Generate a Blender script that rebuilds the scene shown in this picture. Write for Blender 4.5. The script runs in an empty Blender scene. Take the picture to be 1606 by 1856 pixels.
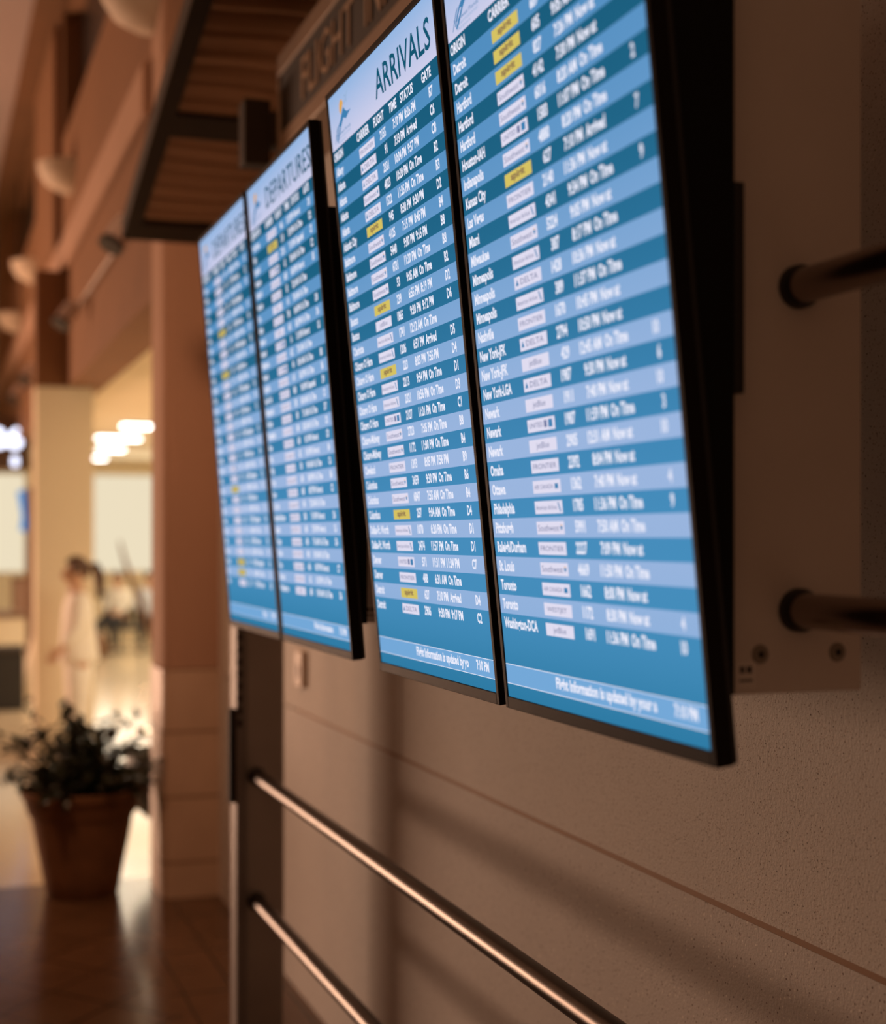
import bpy, bmesh, math, random
from mathutils import Vector, Matrix
random.seed(7)
R = math.radians
EYE = 1.85                      # camera height above the floor
F_PX, YAW, CX, CY = 2691.0, 0.3359, 803.0, 974.5
sc = bpy.context.scene
COL = sc.collection

# ------------------------------------------------------------ camera
cam = bpy.data.cameras.new('camera')
camo = bpy.data.objects.new('camera', cam)
COL.objects.link(camo)
camo.location = (0, 0, EYE)
camo.rotation_euler = (R(90), 0, -YAW)
cam.sensor_fit = 'AUTO'
cam.lens = 50.0
cam.sensor_width = 50.0 * 1856 / F_PX
cam.shift_y = (CY - 928) / 1856
cam.clip_start = 0.02
cam.clip_end = 200
cam.dof.use_dof = True
cam.dof.focus_distance = 2.66
cam.dof.aperture_fstop = 1.85
sc.camera = camo

# ------------------------------------------------------------ world, lights, exposure
sc.view_settings.view_transform = 'Standard'
sc.view_settings.look = 'None'
sc.view_settings.exposure = 0
sc.view_settings.gamma = 1
sc.view_settings.use_curve_mapping = False
w = bpy.data.worlds.new('world')
sc.world = w
w.use_nodes = True
w.node_tree.nodes['Background'].inputs[0].default_value = (1.0, 0.50, 0.27, 1)
w.node_tree.nodes['Background'].inputs[1].default_value = 0.13


def area(name, loc, target, sx, sy, power, color):
    l = bpy.data.lights.new(name, 'AREA')
    l.shape = 'RECTANGLE'
    l.size, l.size_y, l.energy, l.color = sx, sy, power, color
    o = bpy.data.objects.new(name, l)
    COL.objects.link(o)
    o.location = loc
    o.rotation_euler = (Vector(target) - Vector(loc)).to_track_quat('-Z', 'Y').to_euler()
    return o


# daylight of the glazed hall side, far down on the left
area('hall_window_light', (-6.2, 18.2, 1.10), (1.44, 3.4, 1.0), 5.2, 2.1, 960, (1.0, 0.60, 0.40))
# ceiling lights of the bright side room
area('side_room_light', (4.2, 19.0, 3.1), (4.2, 19.0, 0), 4.0, 9.0, 360, (1.0, 0.84, 0.60))
area('side_window_light', (4.0, 26.7, 2.2), (2.0, 10.0, 1.2), 2.3, 1.6, 45, (1.0, 0.88, 0.68))
area('side_room_front_light', (3.2, 10.4, 3.15), (2.6, 11.2, 0), 2.0, 3.0, 130, (1.0, 0.84, 0.60))
# unseen fill added to lift the pier front, then the hall ceiling's general light
hf = area('pier_front_fill', (-1.6, 3.6, 5.9), (1.25, 8.1, 2.0), 0.8, 0.8, 15, (1.0, 0.50, 0.27))
hf.data.spread = R(62)
area('hall_ceiling_light', (-2.0, 10.0, 6.2), (-0.2, 10.0, 0), 3.0, 10.0, 34, (1.0, 0.52, 0.27))

# ------------------------------------------------------------ materials
MATS = {}


def newmat(name):
    m = bpy.data.materials.new(name)
    m.use_nodes = True
    MATS[name] = m
    return m, m.node_tree, m.node_tree.nodes['Principled BSDF']


def mat(name, col, rough=0.6, metal=0.0, spec=0.5, var=0.0, scale=8.0, bump=0.0, bscale=60.0, emit=None, es=0.0):
    m, nt, b = newmat(name)
    b.inputs['Base Color'].default_value = (*col, 1)
    b.inputs['Roughness'].default_value = rough
    b.inputs['Metallic'].default_value = metal
    b.inputs['Specular IOR Level'].default_value = spec
    if var > 0 or bump > 0:
        tc = nt.nodes.new('ShaderNodeTexCoord')
    if var > 0:
        n = nt.nodes.new('ShaderNodeTexNoise')
        n.inputs['Scale'].default_value = scale
        n.inputs['Detail'].default_value = 5
        nt.links.new(tc.outputs['Object'], n.inputs['Vector'])
        r = nt.nodes.new('ShaderNodeValToRGB')
        r.color_ramp.elements[0].position = 0.3
        r.color_ramp.elements[1].position = 0.7
        r.color_ramp.elements[0].color = tuple(c * (1 - var) for c in col) + (1,)
        r.color_ramp.elements[1].color = tuple(min(1, c * (1 + var)) for c in col) + (1,)
        nt.links.new(n.outputs['Fac'], r.inputs['Fac'])
        nt.links.new(r.outputs['Color'], b.inputs['Base Color'])
    if bump > 0:
        n2 = nt.nodes.new('ShaderNodeTexNoise')
        n2.inputs['Scale'].default_value = bscale
        n2.inputs['Detail'].default_value = 4
        nt.links.new(tc.outputs['Object'], n2.inputs['Vector'])
        bp = nt.nodes.new('ShaderNodeBump')
        bp.inputs['Strength'].default_value = bump
        bp.inputs['Distance'].default_value = 0.01
        nt.links.new(n2.outputs['Fac'], bp.inputs['Height'])
        nt.links.new(bp.outputs['Normal'], b.inputs['Normal'])
    if emit:
        b.inputs['Emission Color'].default_value = (*emit, 1)
        b.inputs['Emission Strength'].default_value = es
    return m


def math_node(nt, op, a, b=None):
    n = nt.nodes.new('ShaderNodeMath')
    n.operation = op
    for i, v in enumerate((a, b)):
        if v is None:
            continue
        if isinstance(v, (int, float)):
            n.inputs[i].default_value = v
        else:
            nt.links.new(v, n.inputs[i])
    return n.outputs[0]


def mix_col(nt, fac, a, b):
    n = nt.nodes.new('ShaderNodeMix')
    n.data_type = 'RGBA'
    for i, v in ((0, fac), (6, a), (7, b)):
        if isinstance(v, (int, float)):
            n.inputs[i].default_value = v
        elif isinstance(v, tuple):
            n.inputs[i].default_value = (*v, 1)
        else:
            nt.links.new(v, n.inputs[i])
    return n.outputs[2]


def wall_mat(name, base, chips):
    """cast stone with sparse chips and a stucco grain"""
    m, nt, b = newmat(name)
    tc = nt.nodes.new('ShaderNodeTexCoord').outputs['Object']
    n = nt.nodes.new('ShaderNodeTexNoise'); n.inputs['Scale'].default_value = 3.0; n.inputs['Detail'].default_value = 6
    nt.links.new(tc, n.inputs['Vector'])
    col = mix_col(nt, n.outputs['Fac'], tuple(c * 0.93 for c in base), tuple(min(1, c * 1.07) for c in base))
    for sca, thr, c, keep in chips:
        v = nt.nodes.new('ShaderNodeTexVoronoi'); v.inputs['Scale'].default_value = sca
        nt.links.new(tc, v.inputs['Vector'])
        sep = nt.nodes.new('ShaderNodeSeparateColor'); nt.links.new(v.outputs['Color'], sep.inputs[0])
        f = math_node(nt, 'MULTIPLY', math_node(nt, 'LESS_THAN', v.outputs['Distance'], thr),
                      math_node(nt, 'LESS_THAN', sep.outputs[0], keep))
        col = mix_col(nt, f, col, c)
    nt.links.new(col, b.inputs['Base Color'])
    b.inputs['Roughness'].default_value = 0.72
    b.inputs['Specular IOR Level'].default_value = 0.3
    n2 = nt.nodes.new('ShaderNodeTexNoise'); n2.inputs['Scale'].default_value = 190; n2.inputs['Detail'].default_value = 5
    nt.links.new(tc, n2.inputs['Vector'])
    bp = nt.nodes.new('ShaderNodeBump'); bp.inputs['Strength'].default_value = 0.28; bp.inputs['Distance'].default_value = 0.006
    nt.links.new(n2.outputs['Fac'], bp.inputs['Height']); nt.links.new(bp.outputs['Normal'], b.inputs['Normal'])
    return m


WALL_TOP = wall_mat('wall_stucco', (0.74, 0.70, 0.64),
                    [(185, 0.28, (0.40, 0.32, 0.26), 0.36), (105, 0.19, (0.17, 0.13, 0.10), 0.11)])
WALL_LOW = wall_mat('wall_terrazzo', (0.70, 0.665, 0.62),
                    [(110, 0.26, (0.26, 0.20, 0.165), 0.30), (65, 0.19, (0.09, 0.07, 0.055), 0.09),
                     (80, 0.20, (1.0, 0.97, 0.88), 0.14)])
STEEL_PLATE = mat('plate_paint', (0.78, 0.70, 0.64), 0.55, 0.0, 0.4, var=0.05, scale=5)
POST_METAL = mat('post_metal', (0.40, 0.34, 0.29), 0.42, 0.5, 0.5, var=0.06, scale=6)
POST_LIGHT = mat('channel_metal', (0.25, 0.21, 0.185), 0.55, 0.1)
RAIL = mat('rail_steel', (0.080, 0.066, 0.058), 0.36, 1.0, var=0.05, scale=20)
BLACK_PLASTIC = mat('black_plastic', (0.022, 0.020, 0.020), 0.38, 0, 0.45, bump=0.05, bscale=400)
BLACK_MATT = mat('black_matt', (0.008, 0.008, 0.008), 0.7, 0, 0.2)
BEZEL = mat('bezel_plastic', (0.017, 0.013, 0.011), 0.6, 0, 0.08)
DARK_HOLE = mat('dark_hole', (0.01, 0.008, 0.006), 0.9)
RUBBER = mat('ring_rubber', (0.30, 0.25, 0.20), 0.6)
PAPER = mat('paper', (0.85, 0.78, 0.72), 0.7)
PRINT = mat('print', (0.10, 0.08, 0.07), 0.7)
SIGN_FACE = mat('sign_face', (0.022, 0.015, 0.010), 0.6, var=0.1)
SIGN_FRAME = mat('sign_frame', (0.34, 0.24, 0.17), 0.45, 0.2, var=0.06)
SIGN_LETTER = mat('sign_letter', (0.46, 0.31, 0.20), 0.5)
CANOPY_FRAME = mat('canopy_frame', (0.028, 0.017, 0.010), 0.7, 0, 0.2, var=0.08)
PAINT_BROWN = mat('paint_brown', (0.25, 0.128, 0.066), 0.8, 0, 0.2, var=0.05, scale=1.2)
PAINT_BAND = mat('paint_band', (0.46, 0.29, 0.205), 0.8, 0, 0.2, var=0.05, scale=1.2)
PAINT_DARK = mat('paint_dark', (0.18, 0.09, 0.045), 0.8, 0, 0.2, var=0.06, scale=1.5)
CEIL_PAINT = mat('ceiling_paint', (0.38, 0.30, 0.28), 0.9, 0, 0.2, var=0.03, scale=1)
TAN = mat('tan_paint', (0.80, 0.70, 0.52), 0.8, 0, 0.2, var=0.03, scale=1)
TILE_CLAD = None
TERRACOTTA = mat('terracotta', (0.20, 0.092, 0.042), 0.8, 0, 0.2, var=0.15, scale=9, bump=0.1, bscale=40)
SOIL = mat('soil', (0.03, 0.018, 0.010), 0.95, var=0.3, scale=60)
LEAF = mat('leaf', (0.018, 0.026, 0.010), 0.28, 0, 0.6, var=0.4, scale=12)
STEM = mat('stem', (0.06, 0.04, 0.02), 0.8)
PLASTER = mat('plaster', (0.60, 0.47, 0.35), 0.7, emit=(1.0, 0.62, 0.33), es=0.03)
LAMP_GREY = mat('lamp_grey', (0.55, 0.46, 0.42), 0.5)
GLASS_NIGHT = mat('night_glass', (0.03, 0.026, 0.024), 0.25, 0, 0.5)
SKIN = mat('skin', (0.60, 0.36, 0.24), 0.55)
HAIR = mat('hair', (0.07, 0.028, 0.012), 0.6)
CLOTH_WHITE = mat('cloth_white', (0.88, 0.84, 0.76), 0.85, var=0.05, scale=20)
CLOTH_BLUE = mat('cloth_blue_grey', (0.55, 0.60, 0.68), 0.85, var=0.2, scale=20)
CLOTH_DARK = mat('cloth_dark', (0.03, 0.03, 0.035), 0.85)
SEAT_BLACK = mat('seat_black', (0.018, 0.018, 0.02), 0.5)
CHROME = mat('chrome', (0.8, 0.76, 0.7), 0.15, 1.0)
WOOD_BROWN = mat('wood_brown', (0.14, 0.062, 0.026), 0.5, var=0.2, scale=6)
CASE_TAN = mat('case_tan', (0.70, 0.60, 0.45), 0.6, var=0.05, scale=6)
BLUE_PLASTIC = mat('blue_plastic', (0.03, 0.20, 0.42), 0.4)
TRIM_BROWN = mat('trim_brown', (0.36, 0.20, 0.10), 0.7)


def emission(name, col, s=1.0):
    m, nt, b = newmat(name)
    nt.nodes.remove(b)
    e = nt.nodes.new('ShaderNodeEmission')
    e.inputs[0].default_value = (*col, 1)
    e.inputs[1].default_value = s
    nt.links.new(e.outputs[0], nt.nodes['Material Output'].inputs[0])
    return m


def s2l(r, g, b):
    return tuple(((c / 255 + 0.055) / 1.055) ** 2.4 if c > 10 else c / 255 / 12.92 for c in (r, g, b))


def display_mat(name, stops):
    """picture colour of a backlit panel: stops of (height on the panel in metres, sRGB)"""
    m, nt, b = newmat(name)
    nt.nodes.remove(b)
    e = nt.nodes.new('ShaderNodeEmission')
    tc = nt.nodes.new('ShaderNodeTexCoord').outputs['Object']
    sp = nt.nodes.new('ShaderNodeSeparateXYZ')
    nt.links.new(tc, sp.inputs[0])
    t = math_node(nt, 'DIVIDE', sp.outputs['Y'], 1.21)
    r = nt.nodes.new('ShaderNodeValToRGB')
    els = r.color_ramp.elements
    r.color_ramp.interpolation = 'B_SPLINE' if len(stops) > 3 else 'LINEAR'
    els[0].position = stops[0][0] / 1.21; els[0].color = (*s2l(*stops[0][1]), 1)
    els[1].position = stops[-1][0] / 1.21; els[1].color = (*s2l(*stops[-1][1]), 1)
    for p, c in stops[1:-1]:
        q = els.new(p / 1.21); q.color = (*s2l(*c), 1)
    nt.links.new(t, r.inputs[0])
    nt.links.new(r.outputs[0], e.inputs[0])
    nt.links.new(e.outputs[0], nt.nodes['Material Output'].inputs[0])
    return m


# viewing-angle glow painted into the bands, brightest a third of the way up (read off every one of the four)
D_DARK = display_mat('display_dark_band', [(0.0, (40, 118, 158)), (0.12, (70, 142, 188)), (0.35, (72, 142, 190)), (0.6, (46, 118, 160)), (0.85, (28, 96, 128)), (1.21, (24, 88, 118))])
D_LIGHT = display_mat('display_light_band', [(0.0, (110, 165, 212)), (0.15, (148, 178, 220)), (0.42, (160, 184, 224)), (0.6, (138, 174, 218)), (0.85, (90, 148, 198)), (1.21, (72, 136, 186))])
D_HEAD = display_mat('display_heading', [(1.098, (206, 206, 234)), (1.21, (148, 182, 226))])
D_FOOT = emission('display_footer', s2l(116, 168, 216))
D_TEXT = emission('display_white', s2l(236, 237, 252))
D_BADGE = emission('display_badge', s2l(224, 220, 240))
D_YELLOW = emission('display_yellow', s2l(214, 194, 98))
D_NAVY = emission('display_teal', s2l(20, 86, 112))
D_BLUE = emission('display_blue', s2l(62, 128, 178))
D_ORANGE = emission('display_orange', s2l(226, 168, 84))
D_PALE = emission('display_pale_print', s2l(150, 178, 214))
D_GREYTXT = emission('display_badge_print', s2l(112, 120, 160))
D_BROWNTXT = emission('display_yellow_print', s2l(128, 96, 78))


# ------------------------------------------------------------ mesh helpers
def tag(o, label=None, cat=None, group=None, kind=None):
    if label: o['label'] = label
    if cat: o['category'] = cat
    if group: o['group'] = group
    if kind: o['kind'] = kind
    return o


def empty(name, loc, label, cat, group=None, rot=None):
    o = bpy.data.objects.new(name, None)
    COL.objects.link(o)
    o.location = loc
    if rot is not None:
        o.rotation_euler = rot
    o.empty_display_size = 0.05
    return tag(o, label, cat, group)


def link_mesh(name, bm, mats, parent=None, smooth=False):
    me = bpy.data.meshes.new(name)
    bm.normal_update()
    bm.to_mesh(me)
    bm.free()
    if not isinstance(mats, (list, tuple)):
        mats = [mats]
    for m in mats:
        me.materials.append(m)
    if smooth:
        for p in me.polygons:
            p.use_smooth = True
        try:
            me.set_sharp_from_angle(angle=R(38))
        except Exception:
            pass
    o = bpy.data.objects.new(name, me)
    COL.objects.link(o)
    if parent is not None:
        o.parent = parent
    return o


def BM():
    return bmesh.new()


def box(bm, lo, hi, mi=0, bevel=0.0):
    x0, y0, z0 = lo
    x1, y1, z1 = hi
    t = bmesh.new()
    bmesh.ops.create_cube(t, size=1)
    bmesh.ops.scale(t, vec=(x1 - x0, y1 - y0, z1 - z0), verts=t.verts)
    bmesh.ops.translate(t, vec=((x0 + x1) / 2, (y0 + y1) / 2, (z0 + z1) / 2), verts=t.verts)
    if bevel > 0:
        bmesh.ops.bevel(t, geom=t.edges[:], offset=bevel, segments=2, affect='EDGES', profile=0.5)
    for f in t.faces:
        f.material_index = mi
    me = bpy.data.meshes.new('tmp')
    t.to_mesh(me); t.free()
    bm.from_mesh(me)
    bpy.data.meshes.remove(me)


def join_t(bm, t, mi=0):
    for f in t.faces:
        f.material_index = mi
    me = bpy.data.meshes.new('tmp')
    t.to_mesh(me); t.free()
    bm.from_mesh(me)
    bpy.data.meshes.remove(me)


def tube(bm, pts, rad, seg=20, mi=0, cap=True):
    """sweep a circle along a polyline; rad number or list"""
    pts = [Vector(p) for p in pts]
    n = len(pts)
    rads = rad if isinstance(rad, (list, tuple)) else [rad] * n
    rings = []
    up = None
    for i, p in enumerate(pts):
        d = (pts[min(i + 1, n - 1)] - pts[max(i - 1, 0)]).normalized()
        if up is None:
            up = Vector((0, 0, 1)) if abs(d.z) < 0.9 else Vector((1, 0, 0))
        a = d.cross(up).normalized()
        b = a.cross(d).normalized()
        up = b
        rings.append([bm.verts.new(p + (a * math.cos(2 * math.pi * k / seg) + b * math.sin(2 * math.pi * k / seg)) * rads[i]) for k in range(seg)])
    for i in range(n - 1):
        for k in range(seg):
            f = bm.faces.new((rings[i][k], rings[i][(k + 1) % seg], rings[i + 1][(k + 1) % seg], rings[i + 1][k]))
            f.material_index = mi
    if cap:
        bm.faces.new(rings[0][::-1]).material_index = mi
        bm.faces.new(rings[-1]).material_index = mi


def lathe(bm, prof, centre, seg=40, mi=0, a0=0.0, a1=2 * math.pi, axis='Z', squash=(1, 1)):
    """prof: list of (r, z)"""
    full = abs(a1 - a0 - 2 * math.pi) < 1e-6
    cols = seg if full else seg + 1
    grid = []
    for r, z in prof:
        row = []
        for k in range(cols):
            a = a0 + (a1 - a0) * k / seg
            row.append(bm.verts.new((centre[0] + r * math.cos(a) * squash[0], centre[1] + r * math.sin(a) * squash[1], centre[2] + z)))
        grid.append(row)
    for i in range(len(prof) - 1):
        for k in range(seg):
            k2 = (k + 1) % cols
            try:
                f = bm.faces.new((grid[i][k], grid[i][k2], grid[i + 1][k2], grid[i + 1][k]))
                f.material_index = mi
            except ValueError:
                pass


def quad(bm, pts, mi=0):
    f = bm.faces.new([bm.verts.new(p) for p in pts])
    f.material_index = mi
    return f


def structure(name, bm, m, smooth=False, **k):
    o = link_mesh(name, bm, m, smooth=smooth)
    o['kind'] = 'structure'
    return o


# ------------------------------------------------------------ lettering
_text = {}


def glyphs(s, weight=0.0):
    """triangles of a string, left edge 0, capital height 1"""
    key = (s, weight)
    if key in _text:
        return _text[key]
    cu = bpy.data.curves.new('t', 'FONT')
    cu.body = s
    cu.size = 1.0
    cu.resolution_u = 2
    cu.offset = weight
    cu.fill_mode = 'FRONT'
    o = bpy.data.objects.new('t', cu)
    COL.objects.link(o)
    dg = bpy.context.evaluated_depsgraph_get()
    me = bpy.data.meshes.new_from_object(o.evaluated_get(dg))
    vs = [(v.co.x, v.co.y) for v in me.vertices]
    fs = [tuple(p.vertices) for p in me.polygons]
    bpy.data.meshes.remove(me)
    bpy.data.objects.remove(o)
    bpy.data.curves.remove(cu)
    if vs:
        x0 = min(v[0] for v in vs); x1 = max(v[0] for v in vs)
    else:
        x0 = x1 = 0
    k = 1 / CAPH
    out = ([((x - x0) * k, y * k) for x, y in vs], fs, (x1 - x0) * k)
    _text[key] = out
    return out


CAPH = 1.0
_h = glyphs('H')
CAPH = max(v[1] for v in _h[0]) or 0.7
_text.clear()


def write(bm, s, x, y, cap, mi=0, z=0.0, align='L', xs=0.80, width=None, weight=0.038, tf=None):
    """lay a string on the XY plane; cap = capital height, xs = horizontal condensing or width = exact width"""
    vs, fs, wd = glyphs(s, weight)
    if not vs:
        return 0
    kx = cap * xs if width is None else width / wd
    ww = wd * kx
    ox = x if align == 'L' else (x - ww if align == 'R' else x - ww / 2)
    new = []
    for vx, vy in vs:
        p = (ox + vx * kx, y + vy * cap, z)
        if tf: p = tf(p)
        new.append(bm.verts.new(p))
    for f in fs:
        try:
            q = bm.faces.new([new[i] for i in f])
            q.material_index = mi
        except ValueError:
            pass
    return ww


def shape2d(bm, pts, z=0.0, mi=0):
    f = bm.faces.new([bm.verts.new((x, y, z)) for x, y in pts])
    f.material_index = mi


# ============================================================ SETTING
WX = 1.44      # wall plane beside the displays
PX, PY = 1.152, 7.64   # corner of the pier
SEAM = EYE - 0.705
# ---- main wall (upper stucco, lower terrazzo) as two courses with a thin recessed joint
bm = BM()
box(bm, (WX, -0.6, SEAM + 0.006), (WX + 0.25, PY, 3.7), 0)
box(bm, (WX, -0.6, 0.0), (WX + 0.25, PY, SEAM - 0.006), 1)
box(bm, (WX + 0.012, -0.6, SEAM - 0.006), (WX + 0.25, PY, SEAM + 0.006), 0)
structure('wall_right', bm, [WALL_TOP, WALL_LOW])
bm = BM()
box(bm, (WX + 0.0005, -0.6, SEAM - 0.0058), (WX + 0.0118, 5.95, SEAM + 0.0058))
structure('trim_1', bm, TRIM_BROWN)
bm = BM()
box(bm, (WX - 0.0012, 4.525, SEAM + 0.007), (WX - 0.0001, 4.532, 3.69))
structure('trim_2', bm, mat('joint', (0.42, 0.33, 0.26), 0.8))

# ---- pier / long wall beyond, with rounded corner and tile cladding at its foot
m, nt, b = newmat('pier_cladding')
tc = nt.nodes.new('ShaderNodeTexCoord').outputs['Object']
sp = nt.nodes.new('ShaderNodeSeparateXYZ'); nt.links.new(tc, sp.inputs[0])
zz = math_node(nt, 'ADD', sp.outputs['Z'], 0.16)
fz = math_node(nt, 'FRACT', math_node(nt, 'DIVIDE', zz, 0.335))
joint_z = math_node(nt, 'LESS_THAN', fz, 0.045)
n = nt.nodes.new('ShaderNodeTexNoise'); n.inputs['Scale'].default_value = 5; nt.links.new(tc, n.inputs['Vector'])
c1 = mix_col(nt, n.outputs['Fac'], (0.50, 0.36, 0.26), (0.66, 0.49, 0.36))
nt.links.new(mix_col(nt, joint_z, c1, (0.30, 0.19, 0.12)), b.inputs['Base Color'])
b.inputs['Roughness'].default_value = 0.45
TILE_CLAD = m


def rounded_pier(bm, z0, z1, grow, mi, rad=0.07):
    """front face y = PY, side face x = PX, bullnose between"""
    x0, y0 = PX - grow, PY - grow
    prof = [(WX + 0.24, y0)]
    for k in range(9):
        a = k / 8 * math.pi / 2
        prof.append((x0 + rad - rad * math.sin(a), y0 + rad - rad * math.cos(a)))
    prof.append((x0, 8.05 + grow * 0.2))
    prof.append((WX + 0.24, 8.05 + grow * 0.2))
    lo = [bm.verts.new((x, y, z0)) for x, y in prof]
    hi = [bm.verts.new((x, y, z1)) for x, y in prof]
    nn = len(prof)
    for i in range(nn):
        j = (i + 1) % nn
        bm.faces.new((lo[i], hi[i], hi[j], lo[j])).material_index = mi
    bm.faces.new(lo).material_index = mi
    bm.faces.new(hi[::-1]).material_index = mi


HEAD = EYE + 1.285      # underside of the long header
bm = BM()
rounded_pier(bm, EYE - 0.675, 6.45, 0, 0)
bmesh.ops.recalc_face_normals(bm, faces=bm.faces)
structure('wall_pier', bm, PAINT_BAND, smooth=True)
bm = BM()
rounded_pier(bm, 0, EYE - 0.680, 0.006, 0, 0.075)
bmesh.ops.recalc_face_normals(bm, faces=bm.faces)
structure('trim_3', bm, TILE_CLAD, smooth=True)

# ---- header wall over the opening with clerestory windows
SILL, WTOP = EYE + 3.50, EYE + 4.62
holes = [(8.6, 13.43), (16.3, 21.8), (24.6, 26.8)]
bm = BM()
box(bm, (PX, 8.06, HEAD), (PX + 0.30, 26.95, SILL))
box(bm, (PX, 8.06, WTOP), (PX + 0.30, 26.95, WTOP + 0.3))
ys = [8.06] + [v for h in holes for v in h] + [26.95]
for i in range(0, len(ys), 2):
    box(bm, (PX, ys[i], SILL), (PX + 0.30, ys[i + 1], WTOP))
structure('wall_header', bm, PAINT_BROWN)
for i, (a, c) in enumerate(holes):
    bm = BM()
    box(bm, (PX + 0.16, a + 0.002, SILL + 0.002), (PX + 0.18, c - 0.002, WTOP - 0.002))
    structure('window_%d' % (i + 2), bm, GLASS_NIGHT)
# lighter ledge running along the header wall
bm = BM()
box(bm, (PX - 0.05, 8.06, EYE + 2.28), (PX - 0.001, 26.9, EYE + 2.56), bevel=0.01)
structure('trim_4', bm, PAINT_BAND)
# brown pilasters between the clerestory windows
for i, (a, c) in enumerate([(13.6, 15.9), (22.1, 24.3)]):
    bm = BM()
    box(bm, (PX - 0.07, a, EYE + 2.57), (PX - 0.001, c, EYE + 4.55), bevel=0.01)
    structure('trim_%d' % (5 + i), bm, PAINT_BROWN)
bm = BM()
box(bm, (0.90, 7.6, EYE + 4.60), (PX - 0.001, 26.9, EYE + 4.90))
structure('trim_7', bm, PAINT_DARK)
bm = BM()
box(bm, (-7.0, -2.0, EYE + 4.66), (0.899, 27.0, EYE + 4.90))
structure('ceiling', bm, CEIL_PAINT)
# far pier (front face turned to us, lit by the side room) and its unlit upper part, shade painted as brown
bm = BM()
box(bm, (0.888, 13.0, 0), (1.368, 13.35, HEAD - 0.001), bevel=0.01)
structure('wall_far_pier', bm, TAN)
bm = BM()
box(bm, (0.888, 13.0, HEAD + 0.001), (PX - 0.002, 13.35, EYE + 2.27))
structure('trim_8', bm, PAINT_BROWN)
# side room: ceiling, far wall, side wall
SRC = EYE + 1.40
bm = BM()
box(bm, (PX + 0.301, 8.06, SRC), (9.0, 26.95, SRC + 0.12))
structure('ceiling_side_room', bm, TAN)
bm = BM()
wz0, wz1 = EYE - 0.60, EYE + 1.12
box(bm, (-7.0, 27.0, 0), (9.0, 27.2, wz0), 0)
box(bm, (-7.0, 27.0, wz1), (9.0, 27.2, EYE + 4.9), 0)
for a, c in ((-7.0, 0.95), (1.66, 2.84), (5.2, 9.0)):
    box(bm, (a, 27.0, wz0), (c, 27.2, wz1), 0)
structure('wall_back', bm, TAN)
W_GLASS = emission('window_daylight', s2l(232, 218, 188), 1.05)
bm = BM()
box(bm, (2.842, 27.08, wz0 + 0.002), (5.198, 27.10, wz1 - 0.002))
structure('window_1', bm, W_GLASS)
bm = BM()
box(bm, (0.952, 27.08, wz0 + 0.002), (1.658, 27.10, wz1 - 0.002))
structure('window_5', bm, W_GLASS)
bm = BM()
box(bm, (9.0, 8.06, 0), (9.2, 27.2, SRC + 0.1))
structure('wall_side_room', bm, TAN)
bm = BM()
box(bm, (WX + 0.26, 8.06, 0), (9.0, 8.16, SRC - 0.001))
structure('wall_near_side_room', bm, TAN)
bm = BM()
box(bm, (-7.2, -2.0, 0), (-7.0, 13.0, EYE + 4.9))
box(bm, (-7.2, 13.0, EYE + 2.0), (-7.0, 27.2, EYE + 4.9))
structure('wall_left', bm, PAINT_BROWN)

# ---- floor
m, nt, b = newmat('floor_near')
tc = nt.nodes.new('ShaderNodeTexCoord').outputs['Object']
sp = nt.nodes.new('ShaderNodeSeparateXYZ'); nt.links.new(tc, sp.inputs[0])
X, Y = sp.outputs['X'], sp.outputs['Y']


def grid(nt, v, pitch, off, wd):
    f = math_node(nt, 'FRACT', math_node(nt, 'DIVIDE', math_node(nt, 'ADD', v, off), pitch))
    return math_node(nt, 'LESS_THAN', f, wd / pitch)


u1 = math_node(nt, 'ADD', X, math_node(nt, 'MULTIPLY', Y, 0.86))
u2 = math_node(nt, 'SUBTRACT', X, math_node(nt, 'MULTIPLY', Y, 0.86))
g_d = math_node(nt, 'MAXIMUM', grid(nt, u1, 0.42, 10 - 6.186 + 0.42 * 15, 0.016), grid(nt, u2, 0.42, 20, 0.016))
g_s = math_node(nt, 'MAXIMUM', grid(nt, X, 0.205, 10 - 0.94 + 0.205 * 1, 0.012), grid(nt, Y, 0.62, 10 - 6.1, 0.02))
strip = math_node(nt, 'GREATER_THAN', X, 0.94)
gg = math_node(nt, 'ADD', math_node(nt, 'MULTIPLY', g_s, strip), math_node(nt, 'MULTIPLY', g_d, math_node(nt, 'SUBTRACT', 1.0, strip)))
n = nt.nodes.new('ShaderNodeTexNoise'); n.inputs['Scale'].default_value = 4; n.inputs['Detail'].default_value = 6
nt.links.new(tc, n.inputs['Vector'])
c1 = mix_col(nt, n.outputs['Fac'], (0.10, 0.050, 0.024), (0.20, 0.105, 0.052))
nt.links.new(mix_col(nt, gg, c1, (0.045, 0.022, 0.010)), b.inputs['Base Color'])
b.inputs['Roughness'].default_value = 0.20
b.inputs['Specular IOR Level'].default_value = 0.30
FLOOR_NEAR = m
bm = BM()
box(bm, (-7.0, -2.0, -0.1), (WX, 8.18, 0.0))
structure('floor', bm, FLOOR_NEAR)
m, nt, b = newmat('floor_far')
tc = nt.nodes.new('ShaderNodeTexCoord').outputs['Object']
n = nt.nodes.new('ShaderNodeTexNoise'); n.inputs['Scale'].default_value = 1.5; n.inputs['Detail'].default_value = 5
nt.links.new(tc, n.inputs['Vector'])
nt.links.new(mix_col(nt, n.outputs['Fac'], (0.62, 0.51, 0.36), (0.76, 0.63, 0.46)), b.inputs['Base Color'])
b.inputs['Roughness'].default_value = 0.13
b.inputs['Specular IOR Level'].default_value = 0.5
bm = BM()
box(bm, (-7.0, 8.18, -0.1), (9.0, 27.0, 0.0))
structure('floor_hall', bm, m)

# ============================================================ FLIGHT DISPLAYS
GW, GH = 0.6874, 1.21


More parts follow.
